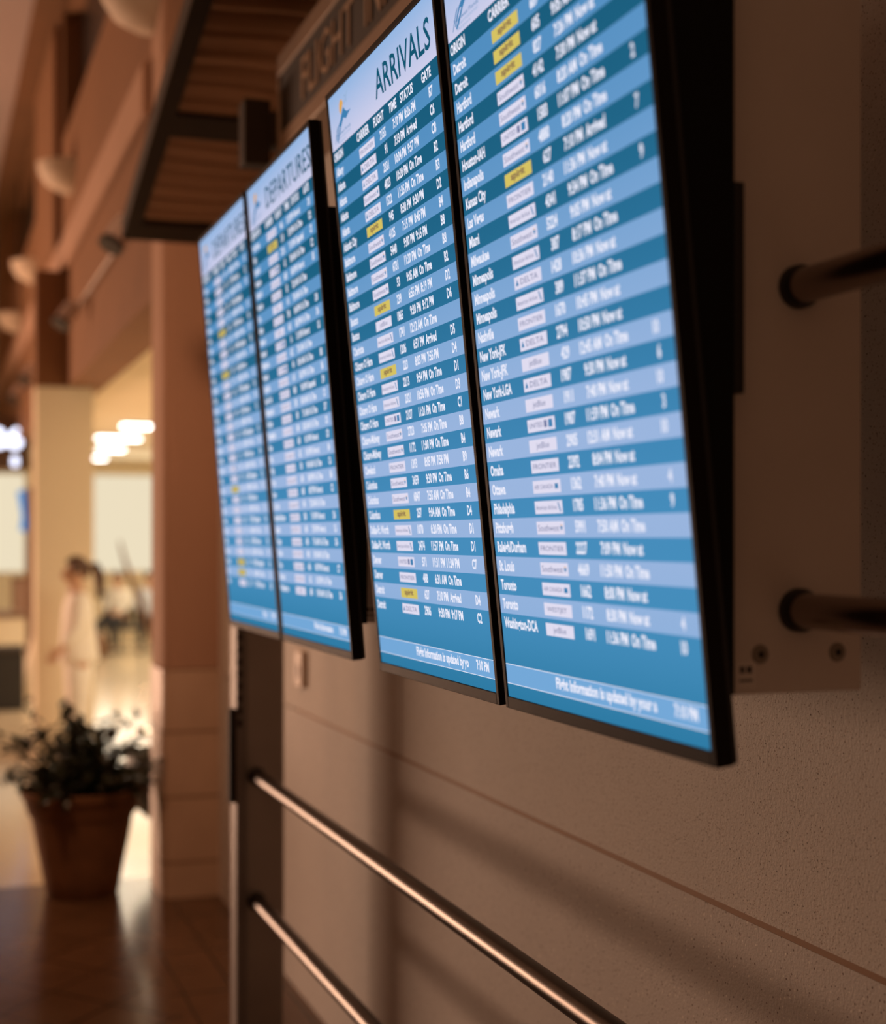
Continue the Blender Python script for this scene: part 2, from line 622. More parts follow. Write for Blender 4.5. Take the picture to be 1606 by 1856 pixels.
def badge(bm, kind, x, y, wd=0.106, ht=0.0198):
    """one carrier badge on the timetable; materials: 0 plate 1 print 2 blue accents 3 orange"""
    z = 0.0004
    shape2d(bm, [(x, y), (x + wd, y), (x + wd, y + ht), (x, y + ht)], z, 0)
    z2 = 0.0008
    if kind == 'frontier':
        write(bm, 'FRONTIER', x + wd * 0.08, y + ht * 0.30, ht * 0.40, 1, z2, width=wd * 0.84, weight=0)
    elif kind == 'delta':
        shape2d(bm, [(x + wd * .06, y + ht * .28), (x + wd * .17, y + ht * .28), (x + wd * .115, y + ht * .78)], z2, 2)
        write(bm, 'DELTA', x + wd * 0.24, y + ht * 0.28, ht * 0.46, 1, z2, width=wd * 0.64, weight=0)
    elif kind == 'southwest':
        write(bm, 'Southwest', x + wd * 0.06, y + ht * 0.26, ht * 0.48, 1, z2, width=wd * 0.76, weight=0)
        shape2d(bm, [(x + wd * .86, y + ht * .62), (x + wd * .95, y + ht * .62), (x + wd * .93, y + ht * .38), (x + wd * .885, y + ht * .30)], z2, 2)
        shape2d(bm, [(x + wd * .86, y + ht * .66), (x + wd * .95, y + ht * .66), (x + wd * .905, y + ht * .76)], z2, 3)
    elif kind == 'spirit':
        write(bm, 'spirit', x + wd * 0.24, y + ht * 0.34, ht * 0.52, 1, z2, width=wd * 0.52, weight=0.03)
    elif kind == 'jetblue':
        write(bm, 'jetBlue', x + wd * 0.28, y + ht * 0.30, ht * 0.46, 1, z2, width=wd * 0.46, weight=0)
    elif kind == 'american':
        write(bm, 'American Airlines', x + wd * 0.05, y + ht * 0.32, ht * 0.36, 1, z2, width=wd * 0.76, weight=0)
        shape2d(bm, [(x + wd * .84, y + ht * .85), (x + wd * .88, y + ht * .85), (x + wd * .95, y + ht * .15), (x + wd * .91, y + ht * .15)], z2, 2)
    elif kind == 'united':
        write(bm, 'UNITED', x + wd * 0.07, y + ht * 0.32, ht * 0.38, 1, z2, width=wd * 0.50, weight=0)
        shape2d(bm, [(x + wd * .62, y + ht * .24), (x + wd * .72, y + ht * .24), (x + wd * .72, y + ht * .78), (x + wd * .62, y + ht * .78)], z2, 1)
        shape2d(bm, [(x + wd * .78, y + ht * .20), (x + wd * .92, y + ht * .20), (x + wd * .92, y + ht * .80), (x + wd * .78, y + ht * .80)], z2, 2)
    elif kind == 'aircanada':
        write(bm, 'AIR CANADA', x + wd * 0.06, y + ht * 0.34, ht * 0.34, 1, z2, width=wd * 0.68, weight=0)
        shape2d(bm, [(x + wd * .80, y + ht * .3), (x + wd * .92, y + ht * .3), (x + wd * .92, y + ht * .7), (x + wd * .80, y + ht * .7)], z2, 2)
    elif kind == 'westjet':
        write(bm, 'WESTJET', x + wd * 0.12, y + ht * 0.34, ht * 0.36, 1, z2, width=wd * 0.7, weight=0)


def emblem(bm):
    """the sun, swoosh, little aeroplane and small print in the heading's corner; mats 0 blue 1 orange 2 pale print"""
    z = 0.0006
    # sun (upper-left disc sector)
    cx, cy, r = 0.094, 1.170, 0.0155
    shape2d(bm, [(cx + r * math.cos(R(a)), cy + r * math.sin(R(a))) for a in range(20, 250, 10)], z, 1)
    # wave and wing swooshes
    def swoosh(p):
        shape2d(bm, p, z + 0.0002, 0)
    swoosh([(0.068, 1.140), (0.082, 1.148), (0.098, 1.160), (0.108, 1.167), (0.118, 1.159), (0.132, 1.152), (0.160, 1.150),
            (0.140, 1.1455), (0.124, 1.148), (0.112, 1.155), (0.100, 1.146), (0.084, 1.140)])
    swoosh([(0.040, 1.114), (0.052, 1.128), (0.066, 1.140), (0.086, 1.149), (0.070, 1.137), (0.056, 1.124), (0.043, 1.112)])
    swoosh([(0.064, 1.136), (0.084, 1.143), (0.104, 1.157), (0.122, 1.152), (0.150, 1.149), (0.122, 1.140), (0.104, 1.146), (0.084, 1.134)])
    swoosh([(0.044, 1.110), (0.058, 1.120), (0.074, 1.133), (0.092, 1.141), (0.078, 1.129), (0.060, 1.114), (0.048, 1.106)])
    swoosh([(0.030, 1.108), (0.046, 1.127), (0.062, 1.141), (0.050, 1.136), (0.038, 1.122), (0.028, 1.109)])
    # aeroplane
    shape2d(bm, [(0.112, 1.172), (0.128, 1.181), (0.146, 1.192), (0.148, 1.190), (0.131, 1.178), (0.116, 1.169)], z, 2)
    shape2d(bm, [(0.118, 1.186), (0.129, 1.182), (0.133, 1.170), (0.136, 1.170), (0.134, 1.184), (0.120, 1.189)], z, 2)
    write(bm, 'Southwest Florida', 0.036, 1.1185, 0.0068, 0, z, width=0.112, weight=0)
    write(bm, 'International', 0.046, 1.1105, 0.0062, 2, z, width=0.098, weight=0)
    write(bm, 'Airport', 0.050, 1.1030, 0.0058, 2, z, width=0.060, weight=0)


def make_display(yl, xb, zb, phi, title, first, rows, ticker, label):
    c, s = math.cos(phi), math.sin(phi)
    root = empty('flight_display', (0, 0, 0), label, 'display', 'portrait flight information screens')
    Mx = Matrix(((0, -s, -c, xb), (-1, 0, 0, yl), (0, c, -s, zb + EYE), (0, 0, 0, 1)))
    root.matrix_world = Mx
    # housing: front ring and shallow tray (local z toward the viewer)
    bw, bb, bt = 0.0125, 0.020, 0.0125
    bm = BM()
    f0, f1 = -0.022, 0.0022
    box(bm, (-bw, -bb, f0), (0, GH + bt, f1), 0, 0.0012)
    box(bm, (GW, -bb, f0), (GW + bw, GH + bt, f1), 0, 0.0012)
    box(bm, (0, -bb, f0), (GW, 0, f1), 0, 0.0012)
    box(bm, (0, GH, f0), (GW, GH + bt, f1), 0, 0.0012)
    link_mesh('bezel', bm, BEZEL, root)
    bm = BM()
    box(bm, (-bw + 0.001, -bb + 0.001, -0.030), (GW + bw - 0.001, GH + bt - 0.001, -0.0221), 0, 0.003)
    link_mesh('back_cover', bm, BLACK_PLASTIC, root)
    # lit panel
    bm = BM()
    z = 0.0

    def band(t0, t1, mi):
        quad(bm, [(0.0005, t0, z), (GW - 0.0005, t0, z), (GW - 0.0005, t1, z), (0.0005, t1, z)], mi)
    P0, PITCH = 0.111, 0.0318
    band(0.0005, 0.0229, 0)
    band(0.0229, 0.0241, 4)
    band(0.0241, 0.0559, 3)
    band(0.0559, 0.0571, 4)
    band(0.0571, P0, 0)
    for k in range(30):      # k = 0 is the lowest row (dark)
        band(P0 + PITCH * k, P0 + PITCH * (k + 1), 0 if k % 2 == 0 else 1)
    band(P0 + PITCH * 30, 1.098, 0)
    band(1.098, GH - 0.0005, 2)
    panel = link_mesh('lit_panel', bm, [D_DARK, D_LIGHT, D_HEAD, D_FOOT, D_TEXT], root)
    # title
    bm = BM()
    if title == 'ARRIVALS':
        write(bm, title, 0.330, 1.1205, 0.052, 0, 0.0006, width=0.330, weight=0.012)
    else:
        write(bm, title, 0.212, 1.1205, 0.052, 0, 0.0006, width=0.470, weight=0.004)
    link_mesh('title_lettering', bm, D_NAVY, panel)
    bm = BM()
    emblem(bm)
    link_mesh('airport_emblem', bm, [D_BLUE, D_ORANGE, D_PALE], panel)
    # timetable
    bm = BM()
    cap = 0.0164
    tz = 0.0006
    ty = 1.0745
    write(bm, first, 0.008, ty, cap, 0, tz, width=0.069 if first == 'ORIGIN' else 0.112)
    write(bm, 'CARRIER', 0.182, ty, cap, 0, tz, width=0.086)
    write(bm, 'FLIGHT', 0.300, ty, cap, 0, tz, width=0.068)
    write(bm, 'TIME', 0.400, ty, cap, 0, tz, width=0.048)
    write(bm, 'STATUS', 0.471, ty, cap, 0, tz, width=0.076)
    write(bm, 'GATE', 0.596, ty, cap, 0, tz, width=0.051)
    for i, (city, car, fl, tm, stt, gate) in enumerate(rows):
        y = P0 + PITCH * (29 - i) + 0.0085
        write(bm, city, 0.014, y, cap, 0, tz)
        write(bm, fl, 0.371, y, cap, 0, tz, 'R')
        write(bm, tm, 0.479, y, cap, 0, tz, 'R')
        write(bm, stt, 0.489, y, cap, 0, tz)
        if gate:
            write(bm, gate, 0.648, y, cap, 0, tz, 'R')
    write(bm, ticker[0], ticker[1], 0.0345, cap, 0, tz, width=ticker[2])
    write(bm, '7:10 PM', 0.660, 0.0345, cap, 0, tz, 'R')
    link_mesh('timetable_lettering', bm, D_TEXT, panel)
    for i, row in enumerate(rows):
        y = P0 + PITCH * (29 - i) + 0.0052
        bm = BM()
        badge(bm, row[1], 0.190, y)
        if row[1] == 'spirit':
            o = link_mesh('carrier_badge', bm, [D_YELLOW, D_BROWNTXT, D_BLUE, D_ORANGE], panel)
            o['label'] = 'yellow carrier badge'
        else:
            link_mesh('carrier_badge', bm, [D_BADGE, D_GREYTXT, D_BLUE, D_ORANGE], panel)
    return root


A = {'F': 'frontier', 'D': 'delta', 'S': 'southwest', 'Y': 'spirit', 'J': 'jetblue', 'A': 'american', 'U': 'united', 'C': 'aircanada', 'W': 'westjet'}


def parse(txt):
    out = []
    for l in txt.strip().splitlines():
        p = [q.strip() for q in l.split('|')]
        p += [''] * (6 - len(p))
        out.append((p[0], A[p[1]], p[2], p[3], p[4], p[5]))
    return out


arr1 = parse('''Albany|F|2155|7:10 PM|8:26 PM|B7
Atlanta|D|91|7:13 PM|Arrived|C6
Atlanta|D|2331|10:04 PM|9:57 PM|C8
Atlanta|S|4823|10:20 PM|On Time|B2
Atlanta|D|1522|11:25 PM|On Time|B3
Atlantic City|Y|945|8:30 PM|9:30 PM|D2
Baltimore|S|4125|7:15 PM|8:45 PM|B4
Baltimore|S|5448|9:00 PM|9:15 PM|B8
Baltimore|S|6731|11:20 PM|On Time|B8
Baltimore|S|53|9:05 AM|On Time|B2
Boston|Y|239|6:55 PM|8:19 PM|D2
Boston|J|1865|9:20 PM|9:12 PM|D6
Charlotte|A|1741|12:12 AM|On Time|
Chicago O Hare|A|1206|6:51 PM|Arrived|D5
Chicago O Hare|Y|223|8:03 PM|7:55 PM|D4
Chicago O Hare|A|2213|9:54 PM|On Time|D1
Chicago O Hare|A|2321|10:56 PM|On Time|D3
Chicago O Hare|U|2127|11:21 PM|On Time|C1
Chicago-Midway|S|2723|7:05 PM|On Time|B8
Chicago-Midway|S|1172|11:00 PM|On Time|B4
Cleveland|F|1393|8:05 PM|7:56 PM|B9
Columbus|S|3659|9:30 PM|On Time|B6
Columbus|S|6847|7:55 AM|On Time|B4
Columbus|Y|257|9:04 AM|On Time|D4
Dallas-Ft. Worth|A|1070|6:20 PM|On Time|D1
Dallas-Ft. Worth|A|2474|11:57 PM|On Time|D1
Denver|U|571|11:31 PM|11:24 PM|C7
Denver|F|488|6:31 AM|On Time|
Detroit|Y|627|7:10 PM|Arrived|D4
Detroit|D|2906|9:30 PM|9:17 PM|C2''')
arr2 = parse('''Detroit|Y|689|7:10 AM|On Time|
Detroit|Y|605|9:05 AM|Now at|
Hartford|Y|827|7:26 PM|Now at|
Hartford|S|4142|7:30 PM|Now at|
Hartford|S|6016|8:20 AM|On Time|
Houston-IAH|U|1583|11:07 PM|On Time|2
Indianapolis|S|4880|8:20 PM|On Time|
Kansas City|Y|627|7:10 PM|Arrived|7
Las Vegas|F|2140|11:36 PM|Now at|
Miami|A|4341|9:34 PM|On Time|9
Milwaukee|S|5224|9:05 PM|Now at|
Minneapolis|A|387|8:17 PM|On Time|
Minneapolis|D|1428|10:36 PM|Now at|
Minneapolis|A|389|11:37 PM|On Time|
Nashville|F|1670|10:45 PM|Now at|
New York-JFK|D|2794|10:50 PM|Now at|
New York-JFK|J|429|12:45 AM|On Time|10
New York-LGA|D|1987|9:30 PM|Now at|6
Newark|J|1911|7:40 PM|Now at|10
Newark|U|1987|11:59 PM|On Time|3
Newark|J|2905|12:31 AM|Now at|10
Omaha|F|2392|8:04 PM|Now at|
Ottawa|C|1362|7:40 PM|Now at|4
Philadelphia|A|1785|11:36 PM|On Time|9
Pittsburgh|S|5991|7:50 AM|On Time|
Raleigh/Durham|F|2227|7:09 PM|Now at|
St. Louis|S|4669|11:50 PM|On Time|
Toronto|C|1662|8:00 PM|Now at|
Toronto|W|1172|8:30 PM|Now at|4
Washington-DCA|J|1691|11:36 PM|On Time|10''')
dep2 = parse('''Fort Myers|F|466|11:20 PM|Now at|D5
Flint|Y|216|7:30 PM|On Time|D2
Hartford|S|2216|7:10 PM|Departed|C5
Houston|U|62|7:08 AM|On Time|C2
Hartford|S|608|8:00 PM|Now at|B5
Houston|S|82|7:20 AM|On Time|
Erie|J|60|7:00 AM|On Time|
Miami|A|700|8:40 PM|On Time|D8
Newark|J|605|8:20 PM|On Time|D6
Newark|U|16|7:10 PM|Now at|C6
Milwaukee|S|652|7:35 AM|On Time|
Newark|U|48|10:54 AM|On Time|B8
Nashville|S|610|8:20 PM|On Time|B6
New York|D|880|7:40 PM|Departed|D9
Minneapolis|D|280|10:00 AM|On Time|C3
Orlando|S|88|7:10 AM|On Time|D7
Philadelphia|A|480|10:20 AM|On Time|C8
Reno|F|600|8:10 PM|Now at|C8
Pella|S|622|11:00 PM|Now at|B4
Philly|A|100|9:40 AM|On Time|C6
Provo|S|608|8:00 PM|On Time|B6
Reno|F|688|8:07 PM|Now at|C3
St. Louis|S|540|7:20 AM|On Time|
Raleigh/Durham|D|280|7:10 PM|Now at|D6
Seattle|D|680|7:30 PM|Now at|C6
Tampa|S|600|7:10 AM|On Time|D6
Toledo|Y|480|11:00 AM|On Time|
Tulsa|S|668|8:07 PM|Now at|C7
Trenton|F|621|11:20 PM|On Time|
Washington|J|680|11:00 AM|On Time|D6''')
dep2[26] = ('Toledo', 'frontier') + dep2[26][2:]
pat1 = 'FSDSDYSSJYFSSASSDSUSYSFASUSYYJ'
cit1 = ['Albany', 'Atlanta', 'Atlanta', 'Akron', 'Atlanta', 'Aspen', 'Boston', 'Boston', 'Boston', 'Chicago', 'Charlotte', 'Chicago', 'Chicago', 'Chicago', 'Chicago',
        'Cleveland', 'Cleveland', 'Columbus', 'Columbus', 'Dallas', 'Dayton', 'Denver', 'Dallas', 'Denver', 'Detroit', 'Dallas', 'Detroit', 'Detroit', 'Erie', 'Flint']
dep1 = []
for i in range(30):
    dep1.append((cit1[i], A[pat1[i]], str(100 + (i * 373) % 890), '%d:%02d %s' % (6 + (i * 5) % 6, (i * 17) % 60, 'PM' if i % 3 else 'AM'),
                 ('On Time', 'Now at', 'Departed')[(0, 1, 0, 2)[i % 4] % 3], '' if i in (3, 9, 14, 21) else 'BCD'[i % 3] + str(1 + i % 9)))
XB, ZB, PH = 0.9345, -0.2687, 0.0993
make_display(4.7387, XB - 0.0028, ZB + 0.0053, PH - 0.0151, 'DEPARTURES', 'DESTINATION', dep1, ('Flight', 0.50, 0.055),
             'farthest of the portrait departures screens, its rows blurred out of focus')
make_display(3.9986, XB - 0.0028, ZB + 0.0053, PH - 0.0151, 'DEPARTURES', 'DESTINATION', dep2, ('Flight Information', 0.36, 0.18),
             'departures screen with thick black near edge, next to the sharp arrivals screen')
make_display(3.0797, XB, ZB, PH, 'ARRIVALS', 'ORIGIN', arr1, ('Flight Information is updated by yo', 0.256, 0.302),
             'sharply focused arrivals screen listing origins from Albany to Detroit')
make_display(2.3381, XB, ZB, PH, 'ARRIVALS', 'ORIGIN', arr2, ('Flight Information is updated by your a', 0.210, 0.338),
             'nearest screen with broad black side, listing origins from Detroit to Washington')

# ------------------------------------------------------------ black cabinets the screens hang on
for yn, yf, xb_, zb_, ph_, lab in ((1.662, 3.05, XB, ZB, PH, 'black mounting cabinet behind the near pair of arrivals screens'),
                    (3.322, 4.70, XB - 0.0028, ZB + 0.0053, PH - 0.0151, 'black mounting cabinet behind the far pair of departures screens')):
    root = empty('screen_mount', (0.95, (yn + yf) / 2, EYE - 0.2), lab, 'mount', 'mounting cabinets behind the screens')
    inv = root.matrix_basis.inverted()

    def prism(yn, yf, poly):
        bm = BM()
        a = [bm.verts.new((x, yn, EYE + z)) for x, z in poly]
        c = [bm.verts.new((x, yf, EYE + z)) for x, z in poly]
        nn = len(poly)
        for i in range(nn):
            j = (i + 1) % nn
            bm.faces.new((a[i], a[j], c[j], c[i]))
        bm.faces.new(a[::-1]); bm.faces.new(c)
        bmesh.ops.recalc_face_normals(bm, faces=bm.faces)
        return bm

    def front(z):       # rear of the tilted screens
        return xb_ - (z - zb_) * math.tan(ph_) + 0.0304
    top = 0.765
    bm = prism(yn, yf, [(front(-0.2) , -0.2), (0.973, -0.2), (0.973, top), (front(top), top)])
    bmesh.ops.translate(bm, vec=-Vector(root.location), verts=bm.verts)
    link_mesh('cabinet', bm, BLACK_MATT, root)
    bm = BM()
    box(bm, (0.9735, yn, EYE + 0.184), (0.9884, yn + 0.12, EYE + 0.454), 0, 0.002)
    bmesh.ops.translate(bm, vec=-Vector(root.location), verts=bm.verts)
    link_mesh('hinge_bracket', bm, BLACK_PLASTIC, root)

# ------------------------------------------------------------ upright plates carrying the rails
for yp, TOPZ, lab in ((1.70, EYE + 1.355, 'brown sheet upright beside the nearest screen, two thick tubes bolted to it'),
                (3.43, EYE + 0.75, 'narrow strip of brown sheet upright seen between departures and arrivals screens')):
    root = empty('upright_plate', (1.08, yp + 0.04, EYE - 0.205), lab, 'upright', 'sheet uprights behind the screens')
    off = -Vector(root.location)
    bm = BM()
    box(bm, (0.9885, yp, EYE - 0.205), (1.19, yp + 0.07, TOPZ), 0, 0.003)
    box(bm, (0.9745, yp + 0.0, EYE - 0.205), (0.9885, yp + 0.07, EYE + 0.183), 0, 0.001)
    bmesh.ops.translate(bm, vec=off, verts=bm.verts)
    link_mesh('plate', bm, STEEL_PLATE, root)
    bm = BM()
    za = EYE + (1.15 if yp < 2 else 0.5)
    box(bm, (1.1905, yp + 0.015, za), (WX - 0.0005, yp + 0.055, za + 0.05), 0, 0.002)
    bmesh.ops.translate(bm, vec=off, verts=bm.verts)
    link_mesh('wall_arm', bm, STEEL_PLATE, root)
    for xx in (1.034, 1.152):
        bm = BM()
        c = (xx, yp, EYE - 0.153)
        t = BM()
        lathe(t, [(0.0045, 0.0005), (0.0045, 0.003), (0.009, 0.0035), (0.0115, 0.0022), (0.013, 0.0)], (0, 0, 0), 28)
        bmesh.ops.rotate(t, cent=(0, 0, 0), matrix=Matrix.Rotation(R(90), 3, 'X'), verts=t.verts)
        bmesh.ops.translate(t, vec=c, verts=t.verts)
        join_t(bm, t, 0)
        t = BM()
        bmesh.ops.create_circle(t, cap_ends=True, radius=0.0046, segments=20)
        bmesh.ops.rotate(t, cent=(0, 0, 0), matrix=Matrix.Rotation(R(90), 3, 'X'), verts=t.verts)
        bmesh.ops.translate(t, vec=(c[0], c[1] - 0.0008, c[2]), verts=t.verts)
        join_t(bm, t, 1)
        bmesh.ops.translate(bm, vec=off, verts=bm.verts)
        link_mesh('screw_washer', bm, [RUBBER, DARK_HOLE], root, smooth=True)
    bm = BM()
    lx = 0.997
    box(bm, (lx, yp - 0.0006, EYE - 0.198), (lx + 0.030, yp - 0.0001, EYE - 0.162), 0)
    tf = lambda p: (p[0], yp - 0.0012, p[1])
    for (a, c, ww, hh) in ((0.006, 0.021, 0.007, 0.009), (0.016, 0.021, 0.008, 0.009), (0.005, 0.010, 0.020, 0.003)):
        x0, z0 = lx + a, EYE - 0.198 + c
        quad(bm, [(x0, yp - 0.0012, z0), (x0 + ww, yp - 0.0012, z0), (x0 + ww, yp - 0.0012, z0 + hh), (x0, yp - 0.0012, z0 + hh)], 1)
    bmesh.ops.translate(bm, vec=off, verts=bm.verts)
    o = link_mesh('paper_label', bm, [PAPER, PRINT], root)

# thick tubes starting at the near plate and running toward us along the wall
for zr, lab in ((0.331, 'upper of the two thick dark tubes bolted to the sheet upright'),
                (-0.096, 'lower thick dark tube bolted to the sheet upright, above the ring washers')):
    root = empty('tube_rail', (1.09, 1.70, EYE + zr), lab, 'rail', 'thick tubes on the near upright')
    bm = BM()
    tube(bm, [(0, -0.004, 0), (0, -0.30, 0), (0, -0.8, 0), (0, -1.35, 0)], 0.0235, 32)
    link_mesh('tube', bm, mat('tube_dark', (0.30, 0.235, 0.20), 0.22, 1.0) if 'tube_dark' not in MATS else MATS['tube_dark'], root, smooth=True)
    bm = BM()
    tube(bm, [(0, -0.0005, 0), (0, -0.012, 0), (0, -0.020, 0)], [0.029, 0.029, 0.0236], 32, cap=False)
    link_mesh('collar', bm, BLACK_PLASTIC, root, smooth=True)

# ------------------------------------------------------------ far post with slotted channel
root = empty('frame_post', (1.12, 5.19, 0), 'tall dark metal post whose face takes both long handrails', 'post')
bm = BM()
box(bm, (1.0605, 5.14, 0), (1.20, 5.24, EYE + 0.55), 0, 0.006)
bmesh.ops.translate(bm, vec=(-1.12, -5.19, 0), verts=bm.verts)
link_mesh('post', bm, POST_METAL, root)
bm = BM()
box(bm, (1.028, 5.130, 0), (1.060, 5.24, EYE + 0.55), 0, 0.004)
bmesh.ops.translate(bm, vec=(-1.12, -5.19, 0), verts=bm.verts)
ch = link_mesh('slotted_channel', bm, POST_LIGHT, root)
bm = BM()
for k in range(9):
    z = EYE - 0.29 - 0.043 * k
    box(bm, (1.031, 5.1285, z - 0.028), (1.046, 5.1296, z), 0)
bmesh.ops.translate(bm, vec=(-1.12, -5.19, 0), verts=bm.verts)
link_mesh('slot_row', bm, DARK_HOLE, ch)
bm = BM()
box(bm, (1.008, 5.15, EYE - 0.93), (1.0275, 5.19, EYE - 0.60), 0, 0.003)
bmesh.ops.translate(bm, vec=(-1.12, -5.19, 0), verts=bm.verts)
link_mesh('black_strip', bm, BLACK_MATT, root)

for zr, lab in ((-0.837, 'upper of the two long steel handrails running from the far post'),
                (-1.275, 'lower long steel handrail running from the far post near the floor')):
    root = empty('handrail', (1.10, 5.14, EYE + zr), lab, 'handrail', 'long handrails along the wall')
    bm = BM()
    tube(bm, [(0, -0.004 - 0.35 * k, 0) for k in range(14)], 0.0245, 32)
    link_mesh('tube', bm, RAIL, root, smooth=True)
    bm = BM()
    tube(bm, [(0, -0.0005, 0), (0, -0.012, 0), (0, -0.020, 0)], [0.031, 0.031, 0.0246], 32, cap=False)
    link_mesh('collar', bm, BLACK_PLASTIC, root, smooth=True)

# ------------------------------------------------------------ sign box FLIGHT INFORMATION
root = empty('overhead_sign', (1.25, 3.3, EYE + 1.36), 'long dark sign box over the screens reading FLIGHT INFORMATION', 'sign')
off = -Vector(root.location)
SX = 1.19
bm = BM()
box(bm, (SX + 0.004, 1.30, EYE + 1.375), (SX + 0.16, 5.17, EYE + 1.69), 0, 0.003)
bmesh.ops.translate(bm, vec=off, verts=bm.verts)
link_mesh('sign_face', bm, SIGN_FACE, root)
bm = BM()
box(bm, (SX - 0.004, 1.30, EYE + 1.640), (SX + 0.162, 5.19, EYE + 1.712), 0, 0.004)
box(bm, (SX - 0.004, 1.30, EYE + 1.36), (SX + 0.162, 5.19, EYE + 1.425), 0, 0.004)
box(bm, (SX - 0.004, 5.165, EYE + 1.425), (SX + 0.162, 5.19, EYE + 1.640), 0, 0.003)
bmesh.ops.translate(bm, vec=off, verts=bm.verts)
link_mesh('sign_frame', bm, SIGN_FRAME, root)
for word, y0, wd in (('FLIGHT', 4.835, 0.635), ('INFORMATION', 4.085, 1.18)):
    bm = BM()
    write(bm, word, 0, 0, 0.135, 0, 0, xs=1.0, width=wd, weight=0.0,
          tf=lambda p: (SX + 0.002, y0 - p[0], EYE + 1.461 + p[1]))
    r = bmesh.ops.extrude_face_region(bm, geom=bm.faces[:])
    bmesh.ops.translate(bm, vec=(-0.004, 0, 0), verts=[v for v in r['geom'] if isinstance(v, bmesh.types.BMVert)])
    bmesh.ops.recalc_face_normals(bm, faces=bm.faces)
    bmesh.ops.translate(bm, vec=off, verts=bm.verts)
    link_mesh('word_lettering', bm, SIGN_LETTER, root)
bm = BM()
box(bm, (1.07, 5.20, EYE + 1.33), (1.165, 5.30, EYE + 1.56), 0, 0.004)
box(bm, (1.165, 5.191, EYE + 1.40), (1.28, 5.30, EYE + 1.52), 0, 0.004)
bmesh.ops.translate(bm, vec=off, verts=bm.verts)
link_mesh('junction_box', bm, CANOPY_FRAME, root)

# ------------------------------------------------------------ slatted canopy sloping above the frame
SL = 0.239


def cz(y): return EYE + 1.385 + SL * (7.0 - y)


def sloped_box(bm, x0, x1, y0, y1, dz0, dz1, mi=0):
    """box whose underside follows the canopy slope"""
    v = [bm.verts.new(p) for p in (
        (x0, y0, cz(y0) + dz0), (x1, y0, cz(y0) + dz0), (x1, y1, cz(y1) + dz0), (x0, y1, cz(y1) + dz0),
        (x0, y0, cz(y0) + dz1), (x1, y0, cz(y0) + dz1), (x1, y1, cz(y1) + dz1), (x0, y1, cz(y1) + dz1))]
    for f in ((3, 2, 1, 0), (4, 5, 6, 7), (0, 1, 5, 4), (1, 2, 6, 5), (2, 3, 7, 6), (3, 0, 4, 7)):
        bm.faces.new([v[i] for i in f]).material_index = mi


root = empty('slatted_canopy', (1.15, 5.2, cz(5.2)), 'dark framed canopy with brown wavy slats sloping above the sign', 'canopy')
off = -Vector(root.location)
bm = BM()
sloped_box(bm, 0.865, 0.935, 2.2, 7.0, 0, 0.10)
sloped_box(bm, 0.9351, WX - 0.002, 6.83, 7.0, 0, 0.10)
bmesh.ops.translate(bm, vec=off, verts=bm.verts)
link_mesh('frame', bm, CANOPY_FRAME, root)
for y0 in (5.86, 4.72, 3.58):
    bm = BM()
    sloped_box(bm, 0.9351, WX - 0.002, y0, y0 + 0.17, 0.003, 0.10)
    bmesh.ops.translate(bm, vec=off, verts=bm.verts)
    link_mesh('cross_beam', bm, CANOPY_FRAME, root)
m, nt, b = newmat('slat_mesh')
tc = nt.nodes.new('ShaderNodeTexCoord').outputs['Object']
wv = nt.nodes.new('ShaderNodeTexWave'); wv.wave_type = 'BANDS'; wv.bands_direction = 'X'
wv.inputs['Scale'].default_value = 60; nt.links.new(tc, wv.inputs['Vector'])
nt.links.new(mix_col(nt, wv.outputs['Fac'], (0.30, 0.16, 0.08), (0.50, 0.28, 0.15)), b.inputs['Base Color'])
b.inputs['Roughness'].default_value = 0.75
SLATS = m
for y0, y1 in ((6.031, 6.829), (4.891, 5.859), (3.751, 4.719), (2.3, 3.579)):
    bm = BM()
    ny = int((y1 - y0) / 0.009)
    nx = 14
    prev = None
    for i in range(ny + 1):
        y = y0 + (y1 - y0) * i / ny
        row = []
        for j in range(nx + 1):
            x = 0.9352 + (WX - 0.004 - 0.9352) * j / nx
            ph = 2 * math.pi * (y + 0.012 * math.sin(9 * x + y * 3)) / 0.118
            row.append(bm.verts.new((x, y, cz(y) + 0.02 + 0.07 * (1 - abs(math.sin(ph / 2))) ** 2.2 + 0.006 * math.sin(ph * 1.7))))
        if prev:
            for j in range(nx):
                bm.faces.new((prev[j], row[j], row[j + 1], prev[j + 1]))
        prev = row
    bmesh.ops.translate(bm, vec=off, verts=bm.verts)
    link_mesh('slat_panel', bm, SLATS, root, smooth=True)

# ------------------------------------------------------------ wall switch
root = empty('wall_switch', (WX, 5.82, EYE - 0.54), 'small pale switch box on the wall under the departures screens', 'switch')
bm = BM()
box(bm, (-0.022, -0.045, -0.06), (-0.0005, 0.075, 0.085), 0, 0.004)
link_mesh('box', bm, mat('switch_box', (0.60, 0.46, 0.33), 0.5), root)
bm = BM()
box(bm, (-0.027, 0.0, -0.022), (-0.0222, 0.040, 0.028), 0, 0.0015)
link_mesh('rocker', bm, mat('switch_rocker', (0.42, 0.33, 0.27), 0.5), root)

